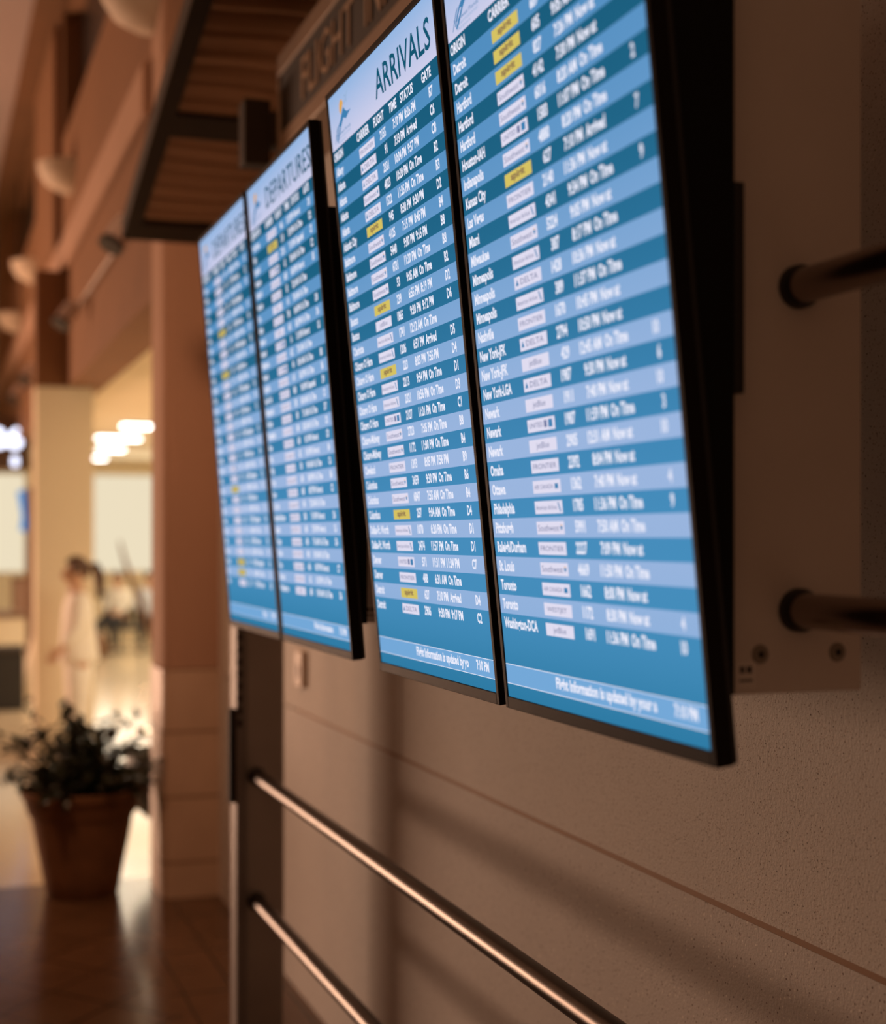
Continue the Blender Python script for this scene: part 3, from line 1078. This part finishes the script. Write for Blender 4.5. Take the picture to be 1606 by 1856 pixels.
# ============================================================ POTTED SHRUB
px0, py0 = 0.775, 7.92
root = empty('potted_shrub', (px0, py0, 0), 'bushy dark shrub in a large brown terracotta pot beside the pier', 'potted plant')
bm = BM()
lathe(bm, [(0.0, 0.004), (0.175, 0.0), (0.186, 0.01), (0.205, 0.12), (0.235, 0.27), (0.258, 0.40), (0.262, 0.415), (0.272, 0.42), (0.276, 0.43), (0.296, 0.50),
           (0.312, 0.515), (0.314, 0.545), (0.305, 0.552), (0.288, 0.548), (0.283, 0.50), (0.27, 0.47)], (0, 0, 0), 56)
link_mesh('pot', bm, TERRACOTTA, root, smooth=True)
bm = BM()
lathe(bm, [(0.0, 0.505), (0.12, 0.508), (0.22, 0.500), (0.282, 0.495)], (0, 0, 0), 40)
link_mesh('soil', bm, SOIL, root, smooth=True)


def leaf(bm, p, d, n, ln, wd, fold=0.25):
    d = d.normalized(); a = d.cross(n)
    if a.length < 1e-4: a = Vector((1, 0, 0))
    a.normalize(); n = a.cross(d).normalized()
    pts = [(0, 0, 0), (0.3, 0.75, 0.1), (0.62, 0.9, 0.08), (1.0, 0, -0.10)]
    c = [p, p + d * ln * 0.35 - n * 0.0, p + d * ln * 0.68 - n * ln * 0.02, p + d * ln - n * ln * 0.12]
    mv = [bm.verts.new(q) for q in c]
    for s in (-1, 1):
        e1 = bm.verts.new(c[1] + a * s * wd * 0.46 + n * wd * fold)
        e2 = bm.verts.new(c[2] + a * s * wd * 0.42 + n * wd * fold * 0.8)
        if s > 0:
            bm.faces.new((mv[0], mv[1], e1)); bm.faces.new((mv[1], mv[2], e2, e1)); bm.faces.new((mv[2], mv[3], e2))
        else:
            bm.faces.new((mv[0], e1, mv[1])); bm.faces.new((mv[1], e1, e2, mv[2])); bm.faces.new((mv[2], e2, mv[3]))


bm = BM()
sb = BM()
for i in range(84):
    a = random.uniform(0, 2 * math.pi)
    el = random.uniform(R(14), R(88))
    ln = random.uniform(0.30, 0.46) * (0.82 + 0.25 * math.sin(el))
    st = Vector((random.uniform(-.14, .14), random.uniform(-.14, .14), 0.50))
    dr = Vector((math.cos(a) * math.cos(el), math.sin(a) * math.cos(el), math.sin(el)))
    pts = []
    for k in range(6):
        t = k / 5
        pts.append(st + dr * ln * t + Vector((math.cos(a), math.sin(a), 0)) * 0.06 * t * t - Vector((0, 0, 0.04)) * t * t * (1 if el < R(55) else 0))
    tube(sb, pts, [0.005 - 0.0007 * k for k in range(6)], 5)
    for k in range(16):
        t = random.uniform(0.06, 1.0)
        f = t * 5
        j = min(4, int(f))
        p = pts[j].lerp(pts[j + 1], f - j)
        d = Vector((random.uniform(-1, 1), random.uniform(-1, 1), random.uniform(-0.5, 1.0)))
        leaf(bm, p, d, Vector((random.uniform(-.6, .6), random.uniform(-.6, .6), 1)), random.uniform(0.055, 0.095), random.uniform(0.03, 0.05))
link_mesh('stems', sb, STEM, root)
link_mesh('foliage', bm, LEAF, root)

# dark round planter behind, half hidden by the pier
root = empty('round_planter', (1.33, 8.62, 0), 'black round planter half hidden between shrub pot and pier', 'planter')
bm = BM()
lathe(bm, [(0.0, 0.23), (0.06, 0.225), (0.12, 0.24), (0.19, 0.30), (0.235, 0.40), (0.245, 0.52), (0.238, 0.62), (0.225, 0.63), (0.215, 0.60), (0.0, 0.59)], (0, 0, 0), 40)
link_mesh('bowl', bm, SEAT_BLACK, root, smooth=True)
bm = BM()
lathe(bm, [(0.0, 0.0), (0.10, 0.0), (0.10, 0.012), (0.03, 0.03), (0.025, 0.226)], (0, 0, 0), 24)
link_mesh('foot', bm, SEAT_BLACK, root, smooth=True)

# ============================================================ LAMPS ON THE LONG WALL
bm = BM()
prof = [(0.0, -0.17), (0.09, -0.155), (0.17, -0.11), (0.215, -0.04), (0.225, 0.02), (0.215, 0.02), (0.205, -0.035), (0.16, -0.10), (0.08, -0.142), (0.0, -0.155)]
lathe(bm, [(a_ * 1.25, b_ * 1.25) for a_, b_ in prof], (0, 0, 0), 24, a0=R(90), a1=R(270))
sconce_me = None
spots = [(7.75, 'nearest'), (12.25, ''), (16.2, ''), (19.6, '')]
sl = ['plaster bowl wall lamp nearest to us, high above the opening', 'second plaster bowl wall lamp, small crescent of light high on the wall',
      'third plaster bowl wall lamp down the hall, below the second crescent', 'farthest and smallest plaster bowl wall lamp on the hall wall']
zs = [2.90, 3.05, 2.93, 2.85]
first = link_mesh('wall_lamp', bm, PLASTER, smooth=True)
xs_ = [PX - 0.002, PX - 0.052 + 0.05 - 0.002, PX - 0.002, PX - 0.002]
for i in range(4):
    o = first if i == 0 else first.copy()
    if i: COL.objects.link(o)
    y = [7.98, 12.6, 16.5, 19.9][i]
    o.location = (PX - 0.003 if i != 10 else 0, y, EYE + zs[i])
    tag(o, sl[i], 'wall lamp', 'plaster bowl lamps along the hall wall')

# spot lamps on their conduit
o = None
bm = BM()
tube(bm, [(1.115, 8.1, EYE + 1.78), (1.115, 12.0, EYE + 1.78), (1.115, 18.6, EYE + 1.78)], 0.012, 10)
for y in (8.15, 11, 13.6, 16, 18.4):
    box(bm, (1.115, y - 0.02, EYE + 1.765), (PX - 0.001, y + 0.02, EYE + 1.795))
tag(link_mesh('lamp_conduit', bm, LAMP_GREY, smooth=True), 'thin grey conduit carrying the spot lamps along the hall wall', 'conduit')


def spot(y, label):
    root = empty('spot_lamp', (1.09, y, EYE + 1.765), label, 'spot lamp', 'spot lamps on the conduit')
    bm = BM()
    tube(bm, [(0.0, 0.0, 0.0), (-0.01, 0, -0.035), (-0.045, 0.0, -0.045)], 0.010, 8)
    link_mesh('arm', bm, BLACK_PLASTIC, root, smooth=True)
    bm = BM()
    d = Vector((-0.45, -0.25, -0.75)).normalized()
    c = Vector((-0.075, -0.01, -0.075))
    tube(bm, [c - d * 0.075, c - d * 0.06, c + d * 0.02, c + d * 0.10], [0.035, 0.052, 0.060, 0.064], 22)
    link_mesh('shade', bm, LAMP_GREY, root, smooth=True)
    bm = BM()
    tube(bm, [c + d * 0.1005, c + d * 0.135], [0.070, 0.072], 22)
    link_mesh('front_ring', bm, BLACK_PLASTIC, root, smooth=True)


spot(8.25, 'grey spot lamp with black ring beside the canopy corner')
spot(11.4, 'grey spot lamp above the slanting edge of the bright opening')
spot(15.6, 'third spot lamp from us on the hall wall conduit')
spot(17.8, 'spot lamp at the far end of the conduit, over the lit gate sign')

# ceiling lights of the side room
E_LAMP = emission('troffer_light', (1.0, 0.97, 0.92), 9.0)
LLAB = ['glowing ceiling bar nearest the pier in the bright room', 'second glowing ceiling bar of the bright room',
        'third glowing ceiling bar, touching the second one', 'farthest and smallest glowing ceiling bar']
for i, (x, y, wd) in enumerate(((2.44, 18.3, 0.36), (2.50, 20.6, 0.58), (2.70, 23.2, 0.40), (2.82, 25.9, 0.24))):
    root = empty('ceiling_light', (x, y, SRC), LLAB[i], 'ceiling light', 'ceiling bars of the bright room')
    bm = BM()
    box(bm, (-wd / 2 - 0.01, -0.09, -0.035), (wd / 2 + 0.01, 0.09, -0.0005), 0, 0.003)
    link_mesh('housing', bm, PAPER, root)
    bm = BM()
    box(bm, (-wd / 2, -0.08, -0.060), (wd / 2, 0.08, -0.0355), 0, 0.006)
    link_mesh('diffuser', bm, E_LAMP, root)

# ============================================================ FAR END OF THE HALL
# lit gate sign on a dark panel, hanging in the hall
root = empty('gate_sign', (1.02, 20.0, EYE + 0.86), 'dark hanging sign with glowing bluish white characters', 'sign')
off = -Vector(root.location)
bm = BM()
box(bm, (0.45, 20.0, EYE + 0.88), (1.300, 20.12, EYE + 1.56), 0, 0.01)
bmesh.ops.translate(bm, vec=off, verts=bm.verts)
link_mesh('panel', bm, mat('gate_sign_panel', (0.07, 0.035, 0.018), 0.6), root)
bm = BM()
E_SIGN = emission('gate_sign_glow', s2l(228, 232, 255), 3.0)
tf = lambda p: (p[0], 19.994, EYE + p[1])
write(bm, 'B6', 0.78, 1.16, 0.25, 0, 0, width=0.42, weight=0.03, tf=tf)
write(bm, '8', 1.06, 0.93, 0.12, 0, 0, width=0.09, weight=0.03, tf=tf)
bmesh.ops.translate(bm, vec=off, verts=bm.verts)
link_mesh('glowing_characters', bm, E_SIGN, root)
bm = BM()
for xx in (0.6, 1.15):
    tube(bm, [(xx, 20.06, EYE + 1.55), (xx, 20.06, EYE + 4.655)], 0.012, 8)
bmesh.ops.translate(bm, vec=off, verts=bm.verts)
link_mesh('hanger', bm, BLACK_PLASTIC, root)

# blue lit monitor on a brown stand under the sign
root = empty('info_monitor', (1.24, 19.0, 0), 'tall brown totem with a narrow blue monitor below the glowing sign', 'monitor')
bm = BM()
box(bm, (-0.06, 0.0, 0.0), (0.10, 0.10, 2.47), 0, 0.01)
link_mesh('stand', bm, mat('totem_brown', (0.20, 0.10, 0.06), 0.6), root)
bm = BM()
v = []
for (x, z) in ((-0.165, 2.42), (-0.08, 2.44), (-0.055, 2.0), (-0.065, 1.92), (-0.135, 1.94), (-0.11, 2.12)):
    v.append((x, z))
a = [bm.verts.new((x, -0.03, z)) for x, z in v]
c = [bm.verts.new((x, -0.004, z)) for x, z in v]
for i in range(len(v)):
    j = (i + 1) % len(v)
    bm.faces.new((a[i], c[i], c[j], a[j]))
bm.faces.new(a); bm.faces.new(c[::-1])
bmesh.ops.recalc_face_normals(bm, faces=bm.faces)
link_mesh('blue_screen', bm, emission('blue_screen', s2l(40, 140, 210), 1.0), root)

# dark bin and counters
root = empty('litter_bin', (0.80, 16.7, 0), 'black square litter bin on the hall floor before the pale counter', 'bin')
bm = BM()
box(bm, (-0.24, -0.2, 0.0), (0.21, 0.2, 0.62), 0, 0.02)
link_mesh('body', bm, SEAT_BLACK, root)
bm = BM()
box(bm, (-0.25, -0.21, 0.6205), (0.22, 0.21, 0.68), 0, 0.02)
link_mesh('lid', bm, mat('bin_lid', (0.05, 0.04, 0.035), 0.5), root)

root = empty('low_cabinet', (1.42, 19.5, 0), 'low brown cabinet behind the legs of the standing person', 'cabinet')
bm = BM()
box(bm, (-0.19, -0.25, 0.05), (0.17, 0.25, 0.62), 0, 0.01)
link_mesh('body', bm, WOOD_BROWN, root)
bm = BM()
box(bm, (-0.16, -0.22, 0.0), (0.14, 0.22, 0.0495), 0)
link_mesh('plinth', bm, SEAT_BLACK, root)

root = empty('white_counter', (0.85, 20.8, 0), 'pale counter with a dark top band beyond the litter bin', 'counter')
bm = BM()
box(bm, (-0.5, -0.3, 0.0), (0.47, 0.3, 0.78), 0, 0.01)
link_mesh('body', bm, TAN, root)
bm = BM()
box(bm, (-0.52, -0.32, 0.7805), (0.49, 0.32, 0.86), 0, 0.01)
link_mesh('worktop', bm, mat('counter_top', (0.22, 0.13, 0.09), 0.4), root)
root = empty('display_stand', (1.32, 21.9, 0), 'brown square stand between the pale counter and the far pier', 'stand')
bm = BM()
box(bm, (-0.15, -0.15, 0.0), (0.15, 0.15, 1.25), 0, 0.01)
link_mesh('body', bm, mat('stand_brown', (0.30, 0.17, 0.12), 0.6), root)
bm = BM()
box(bm, (-0.16, -0.16, 1.2505), (0.16, 0.16, 1.29), 0, 0.01)
link_mesh('top_board', bm, WOOD_BROWN, root)


# ============================================================ PEOPLE
def skin_mesh(name, chains, material, parent, sub=2, root_at=None):
    """chains: list of polylines [(point, radius)], consecutive chains may start at an existing point"""
    verts, rad, edges, index = [], [], [], {}

    def vid(p, r):
        k = tuple(round(c, 4) for c in p)
        if k not in index:
            index[k] = len(verts); verts.append(p); rad.append(r)
        return index[k]
    for ch in chains:
        prev = None
        for p, r in ch:
            i = vid(p, r)
            if prev is not None and prev != i:
                edges.append((prev, i))
            prev = i
    me = bpy.data.meshes.new(name)
    me.from_pydata(verts, edges, [])
    o = bpy.data.objects.new(name, me)
    COL.objects.link(o)
    sk = o.modifiers.new('skin', 'SKIN')
    sk.use_smooth_shade = True
    if not me.skin_vertices:
        me.attributes.new('skin_vertices', 'FLOAT', 'POINT')
    for i, sv in enumerate(me.skin_vertices[0].data):
        r = rad[i]
        sv.radius = (r, r) if not isinstance(r, tuple) else r
        sv.use_root = (i == 0)
    ss = o.modifiers.new('sub', 'SUBSURF')
    ss.levels = sub
    ss.render_levels = sub
    dg = bpy.context.evaluated_depsgraph_get()
    new = bpy.data.meshes.new_from_object(o.evaluated_get(dg))
    bpy.data.objects.remove(o)
    bpy.data.meshes.remove(me)
    new.materials.clear()
    new.materials.append(material)
    for p in new.polygons:
        p.use_smooth = True
    q = bpy.data.objects.new(name, new)
    COL.objects.link(q)
    q.parent = parent
    return q


def hand(wrist, d, side, n):
    """five finger chains from a wrist point; d direction of the hand, side = thumb side, n = palm normal"""
    w = Vector(wrist); d = Vector(d).normalized(); s = Vector(side).normalized(); n = Vector(n).normalized()
    palm = w + d * 0.055
    ch = [[(tuple(w), 0.024), (tuple(palm), 0.028)]]
    for k, (o_, ln) in enumerate(((0.028, 0.070), (0.009, 0.080), (-0.010, 0.074), (-0.028, 0.058))):
        b0 = palm + s * o_ + d * 0.035
        ch.append([(tuple(palm), 0.028), (tuple(b0), 0.010), (tuple(b0 + d * ln * 0.5 + n * 0.006), 0.009), (tuple(b0 + d * ln * 0.85 + n * 0.026), 0.008)])
    tb = w + d * 0.03 + s * 0.036
    ch.append([(tuple(palm), 0.028), (tuple(tb), 0.012), (tuple(tb + d * 0.035 + s * 0.018 + n * 0.01), 0.010), (tuple(tb + d * 0.058 + s * 0.018 + n * 0.022), 0.009)])
    return ch


def head_features(root, c, yaw, hairmat, style):
    """eyes, ears, nose, mouth and hair around head centre c; yaw = heading of the face in the XY plane"""
    f = Vector((math.cos(yaw), math.sin(yaw), 0)); l = Vector((-f.y, f.x, 0)); u = Vector((0, 0, 1))
    c = Vector(c)
    bm = BM()
    t = BM()
    bmesh.ops.create_uvsphere(t, u_segments=24, v_segments=16, radius=1)
    for v in t.verts:
        x, y, z = v.co
        # keep the hair off the face
        k = 0.112
        px = x * k * 0.98
        if x > 0.45 and z < 0.45:
            px = 0.45 * k
        v.co = c + f * (px - 0.012) + l * (y * 0.088) + u * (z * 0.118 + 0.018 if z > -0.4 else -0.4 * 0.118 + 0.0)
    join_t(bm, t)
    if style == 'pony':
        p0 = c - f * 0.10 + u * 0.05
        tube(bm, [tuple(p0), tuple(p0 - f * 0.06 + u * 0.0), tuple(p0 - f * 0.095 - u * 0.08), tuple(p0 - f * 0.10 - u * 0.19), tuple(p0 - f * 0.085 - u * 0.27)],
             [0.022, 0.040, 0.045, 0.034, 0.010], 14)
    link_mesh('hair', bm, hairmat, root, smooth=True)
    bm = BM()
    for s in (-1, 1):
        t = BM(); bmesh.ops.create_uvsphere(t, u_segments=10, v_segments=8, radius=0.011)
        bmesh.ops.translate(t, vec=c + f * 0.086 + l * 0.031 * s + u * 0.004, verts=t.verts); join_t(bm, t)
    link_mesh('eyes', bm, CLOTH_DARK, root, smooth=True)


def body_chains(c, J):
    """J: joints in local coordinates (pelvis, chest, neck, head + l/r limbs)"""
    ch = []
    pel, wa, che, nb, hb, hc, ht = J['pelvis'], J['waist'], J['chest'], J['neck'], J['jaw'], J['head'], J['crown']
    ch.append([(pel, 0.105), (wa, 0.092), (che, 0.115), (nb, 0.052), (hb, 0.058), (hc, 0.088), (ht, 0.060)])
    ch.append([(hc, 0.088), (J['nose'], 0.016)])
    for s in 'lr':
        ch.append([(che, 0.115), (J['sh' + s], 0.050), (J['el' + s], 0.038), (J['wr' + s], 0.025)])
        ch.append([(pel, 0.105), (J['hi' + s], 0.080), (J['kn' + s], 0.052), (J['an' + s], 0.034), (J['to' + s], 0.028)])
        ch += J['hand' + s]
        ch.append([(hc, 0.088), (J['ear' + s], 0.014)])
    return ch


# ---- standing person in white, facing left, one hand forward
def standing():
    root = empty('person', (1.19, 12.45, 0), 'standing person in white top and trousers, brown ponytail, reaching forward', 'person', rot=(0, 0, R(8)))
    root.scale = (1.02, 1.02, 1.02)
    J = dict(pelvis=(0, 0, 0.88), waist=(0.0, 0, 1.04), chest=(-0.015, 0, 1.24), neck=(-0.01, 0, 1.38), jaw=(-0.03, 0, 1.455), head=(-0.035, 0, 1.53), crown=(-0.03, 0, 1.60), nose=(-0.145, 0, 1.505))
    J.update(shl=(-0.01, -0.17, 1.33), ell=(-0.05, -0.20, 1.10), wrl=(-0.17, -0.18, 0.94), shr=(-0.01, 0.17, 1.33), elr=(0.06, 0.20, 1.09), wrr=(0.0, 0.20, 0.86))
    J.update(hil=(0, -0.09, 0.83), knl=(-0.03, -0.09, 0.46), anl=(0.0, -0.10, 0.07), tol=(-0.16, -0.11, 0.03), hir=(0, 0.09, 0.83), knr=(0.0, 0.09, 0.46), anr=(0.09, 0.10, 0.07), tor=(-0.06, 0.11, 0.03))
    J.update(earl=(-0.02, -0.092, 1.51), earr=(-0.02, 0.092, 1.51))
    J['handl'] = hand(J['wrl'], (-0.7, 0.1, -0.7), (-0.7, 0, 0.7), (0, 1, 0))
    J['handr'] = hand(J['wrr'], (-0.1, 0, -1), (-1, 0, 0), (0, -1, 0))
    skin_mesh('body', body_chains(None, J), SKIN, root)
    head_features(root, (-0.03, 0, 1.535), math.pi, HAIR, 'pony')
    top = [[((0, 0, 0.76), 0.185), ((0.0, 0, 0.90), 0.172), ((0, 0, 1.04), 0.142), ((-0.015, 0, 1.24), 0.162), ((-0.01, 0, 1.355), 0.085)]]
    for s in 'lr':
        top.append([((-0.015, 0, 1.24), 0.145), (J['sh' + s], 0.066), (J['el' + s], 0.056), (tuple(Vector(J['el' + s]).lerp(Vector(J['wr' + s]), 0.92)), 0.042)])
    skin_mesh('white_top', top, CLOTH_WHITE, root)
    tr = [[((0, 0, 0.90), 0.125), ((0, 0, 0.84), 0.13)]]
    for s in 'lr':
        tr.append([((0, 0, 0.84), 0.13), (J['hi' + s], 0.115), (J['kn' + s], 0.092), (tuple(Vector(J['an' + s]) + Vector((0, 0, 0.05))), 0.062)])
    skin_mesh('white_trousers', tr, CLOTH_WHITE, root)
    for s in 'lr':
        a, t_ = Vector(J['an' + s]), Vector(J['to' + s])
        bm = BM()
        tube(bm, [tuple(a + Vector((0.03, 0, -0.025))), tuple(a + Vector((-0.02, 0, -0.02))), tuple(t_ + Vector((0.03, 0, 0.008))), tuple(t_ + Vector((-0.02, 0, 0.0)))], [0.036, 0.043, 0.037, 0.022], 12)
        link_mesh('shoe', bm, CASE_TAN, root, smooth=True)


standing()

# pale soft case the person holds
root = empty('tall_soft_case', (1.17, 17.3, 0), 'tall pale tapering case with blue grip, standing beyond the person in white', 'luggage')
bm = BM()
rows = []
for z, xc, w_, d_ in ((0.04, -0.06, 0.17, 0.12), (0.10, -0.055, 0.23, 0.16), (0.30, -0.02, 0.25, 0.17), (0.60, 0.04, 0.20, 0.15), (0.85, 0.085, 0.15, 0.12), (0.97, 0.10, 0.10, 0.08)):
    rows.append([bm.verts.new((xc + w_ / 2 * math.cos(a) * (1.0), d_ / 2 * math.sin(a), z)) for a in [2 * math.pi * k / 20 for k in range(20)]])
for i in range(len(rows) - 1):
    for k in range(20):
        bm.faces.new((rows[i][k], rows[i][(k + 1) % 20], rows[i + 1][(k + 1) % 20], rows[i + 1][k]))
bm.faces.new(rows[0][::-1]); bm.faces.new(rows[-1])
link_mesh('bag', bm, CASE_TAN, root, smooth=True)
bm = BM()
tube(bm, [(0.10, 0, 0.968), (0.125, 0, 1.01), (0.165, 0, 1.03), (0.19, 0, 1.035)], 0.020, 10)
link_mesh('grip', bm, BLUE_PLASTIC, root, smooth=True)
for s in (-1, 1):
    bm = BM()
    t = BM(); bmesh.ops.create_cone(t, cap_ends=True, segments=18, radius1=0.035, radius2=0.035, depth=0.022)
    bmesh.ops.rotate(t, cent=(0, 0, 0), matrix=Matrix.Rotation(R(90), 3, 'X'), verts=t.verts)
    bmesh.ops.translate(t, vec=(-0.06, s * 0.06, 0.035), verts=t.verts); join_t(bm, t)
    link_mesh('wheel', bm, SEAT_BLACK, root, smooth=True)


# ---- seated people on the black seats
def seated(x, y, label, topmat, legmat, hairmat, yaw):
    root = empty('person', (x, y, 0), label, 'person', rot=(0, 0, yaw))
    J = dict(pelvis=(0, 0, 0.52), waist=(0.03, 0, 0.68), chest=(0.02, 0, 0.88), neck=(-0.0, 0, 1.03), jaw=(-0.03, 0, 1.10), head=(-0.04, 0, 1.175), crown=(-0.035, 0, 1.24), nose=(-0.15, 0, 1.15))
    J.update(shl=(0.02, -0.17, 0.98), ell=(-0.03, -0.21, 0.76), wrl=(-0.24, -0.14, 0.66), shr=(0.02, 0.17, 0.98), elr=(-0.03, 0.21, 0.76), wrr=(-0.24, 0.12, 0.68))
    J.update(hil=(-0.06, -0.09, 0.52), knl=(-0.44, -0.12, 0.52), anl=(-0.44, -0.12, 0.08), tol=(-0.58, -0.12, 0.03), hir=(-0.06, 0.09, 0.52), knr=(-0.44, 0.12, 0.52), anr=(-0.40, 0.12, 0.08), tor=(-0.55, 0.13, 0.03))
    J.update(earl=(-0.03, -0.092, 1.16), earr=(-0.03, 0.092, 1.16))
    J['handl'] = hand(J['wrl'], (-1, 0.3, -0.1), (0, 0.3, 1), (0, 0, -1))
    J['handr'] = hand(J['wrr'], (-1, -0.3, -0.1), (0, -0.3, 1), (0, 0, -1))
    skin_mesh('body', body_chains(None, J), SKIN, root, sub=1)
    head_features(root, (-0.035, 0, 1.18), math.pi, hairmat, 'short')
    top = [[((0, 0, 0.52), 0.135), ((0.03, 0, 0.68), 0.122), ((0.02, 0, 0.88), 0.145), ((0, 0, 1.0), 0.075)]]
    for s in 'lr':
        top.append([((0.02, 0, 0.88), 0.145), (J['sh' + s], 0.066), (J['el' + s], 0.055), (J['wr' + s], 0.036)])
    skin_mesh('shirt', top, topmat, root, sub=1)
    tr = [[((0, 0, 0.50), 0.13), ((-0.03, 0, 0.50), 0.13)]]
    for s in 'lr':
        tr.append([((-0.03, 0, 0.50), 0.13), (J['hi' + s], 0.095), (J['kn' + s], 0.072), (J['an' + s], 0.052)])
    skin_mesh('trousers', tr, legmat, root, sub=1)
    for s in 'lr':
        a, t_ = Vector(J['an' + s]), Vector(J['to' + s])
        bm = BM()
        tube(bm, [tuple(a + Vector((0.03, 0, -0.035))), tuple(a + Vector((-0.02, 0, -0.03))), tuple(t_ + Vector((0.03, 0, 0.008))), tuple(t_ + Vector((-0.02, 0, 0.0)))], [0.036, 0.043, 0.037, 0.022], 12)
        link_mesh('shoe', bm, SEAT_BLACK, root, smooth=True)


seated(2.96, 24.4, 'seated person in pale shirt on the black seats, brown haired', CLOTH_WHITE, CLOTH_DARK, HAIR, R(55))
seated(3.44, 24.3, 'seated person with black hair next to the pier edge', CLOTH_BLUE, CLOTH_DARK, SEAT_BLACK, R(80))

# row of black airport seats
for i, (x, lab) in enumerate(((2.98, 'black airport seat under the brown haired seated person'), (3.50, 'black airport seat under the black haired seated person'))):
    root = empty('airport_seat', (x, 24.55, 0), lab, 'seat', 'black seats in the bright room')
    bm = BM()
    box(bm, (-0.24, -0.38, 0.36), (0.24, 0.12, 0.415), 0, 0.015)
    link_mesh('seat', bm, SEAT_BLACK, root)
    bm = BM()
    box(bm, (-0.24, 0.19, 0.42), (0.24, 0.25, 0.95), 0, 0.015)
    link_mesh('backrest', bm, SEAT_BLACK, root)
    bm = BM()
    tube(bm, [(-0.2, 0.21, 0.43), (-0.2, 0.10, 0.35), (0.2, 0.10, 0.35), (0.2, 0.21, 0.43)], 0.016, 8)
    link_mesh('bracket', bm, CHROME, root, smooth=True)
    bm = BM()
    tube(bm, [(0, -0.1, 0.36), (0, -0.1, 0.02)], 0.025, 10)
    box(bm, (-0.03, -0.35, 0.0), (0.03, 0.18, 0.022), 0, 0.004)
    link_mesh('leg', bm, SEAT_BLACK, root)

root = empty('travel_bag', (2.50, 23.4, 0), 'small dark bag on the floor before the seats, near the standing person', 'bag')
bm = BM()
lathe(bm, [(0.0, 0.0), (0.14, 0.0), (0.17, 0.04), (0.18, 0.2), (0.15, 0.33), (0.08, 0.38), (0.0, 0.385)], (0, 0, 0), 24, squash=(1.0, 0.6))
link_mesh('bag', bm, WOOD_BROWN, root, smooth=True)
bm = BM()
tube(bm, [(-0.07, 0, 0.37), (-0.05, 0, 0.47), (0.05, 0, 0.47), (0.07, 0, 0.37)], 0.01, 8)
link_mesh('handle', bm, SEAT_BLACK, root, smooth=True)

# slanting brown pole in front of them
bm = BM()
pts = [(3.40, 23.5, 0.0), (3.30, 23.5, 0.42), (3.20, 23.5, 0.85), (3.03, 23.5, 1.25), (2.93, 23.5, 1.55), (2.87, 23.5, 1.80)]
tube(bm, pts, [0.022, 0.035, 0.05, 0.045, 0.028, 0.018], 12)
tag(link_mesh('wooden_pole', bm, WOOD_BROWN, smooth=True), 'slanting dark brown pole rising in front of the seated people', 'pole')

# chrome stanchion with two bright knobs
root = empty('chrome_stanchion', (1.98, 14.3, 0), 'short chrome stanchion with glinting knobs near the pier foot', 'stanchion')
bm = BM()
lathe(bm, [(0.0, 0.0), (0.12, 0.0), (0.12, 0.01), (0.02, 0.03), (0.012, 0.04), (0.012, 0.40)], (0, 0, 0), 24)
link_mesh('stand', bm, CHROME, root, smooth=True)
for z in (0.30, 0.42):
    bm = BM()
    t = BM(); bmesh.ops.create_uvsphere(t, u_segments=16, v_segments=12, radius=0.024)
    bmesh.ops.translate(t, vec=(0, 0, z), verts=t.verts); join_t(bm, t)
    link_mesh('knob', bm, CHROME, root, smooth=True)
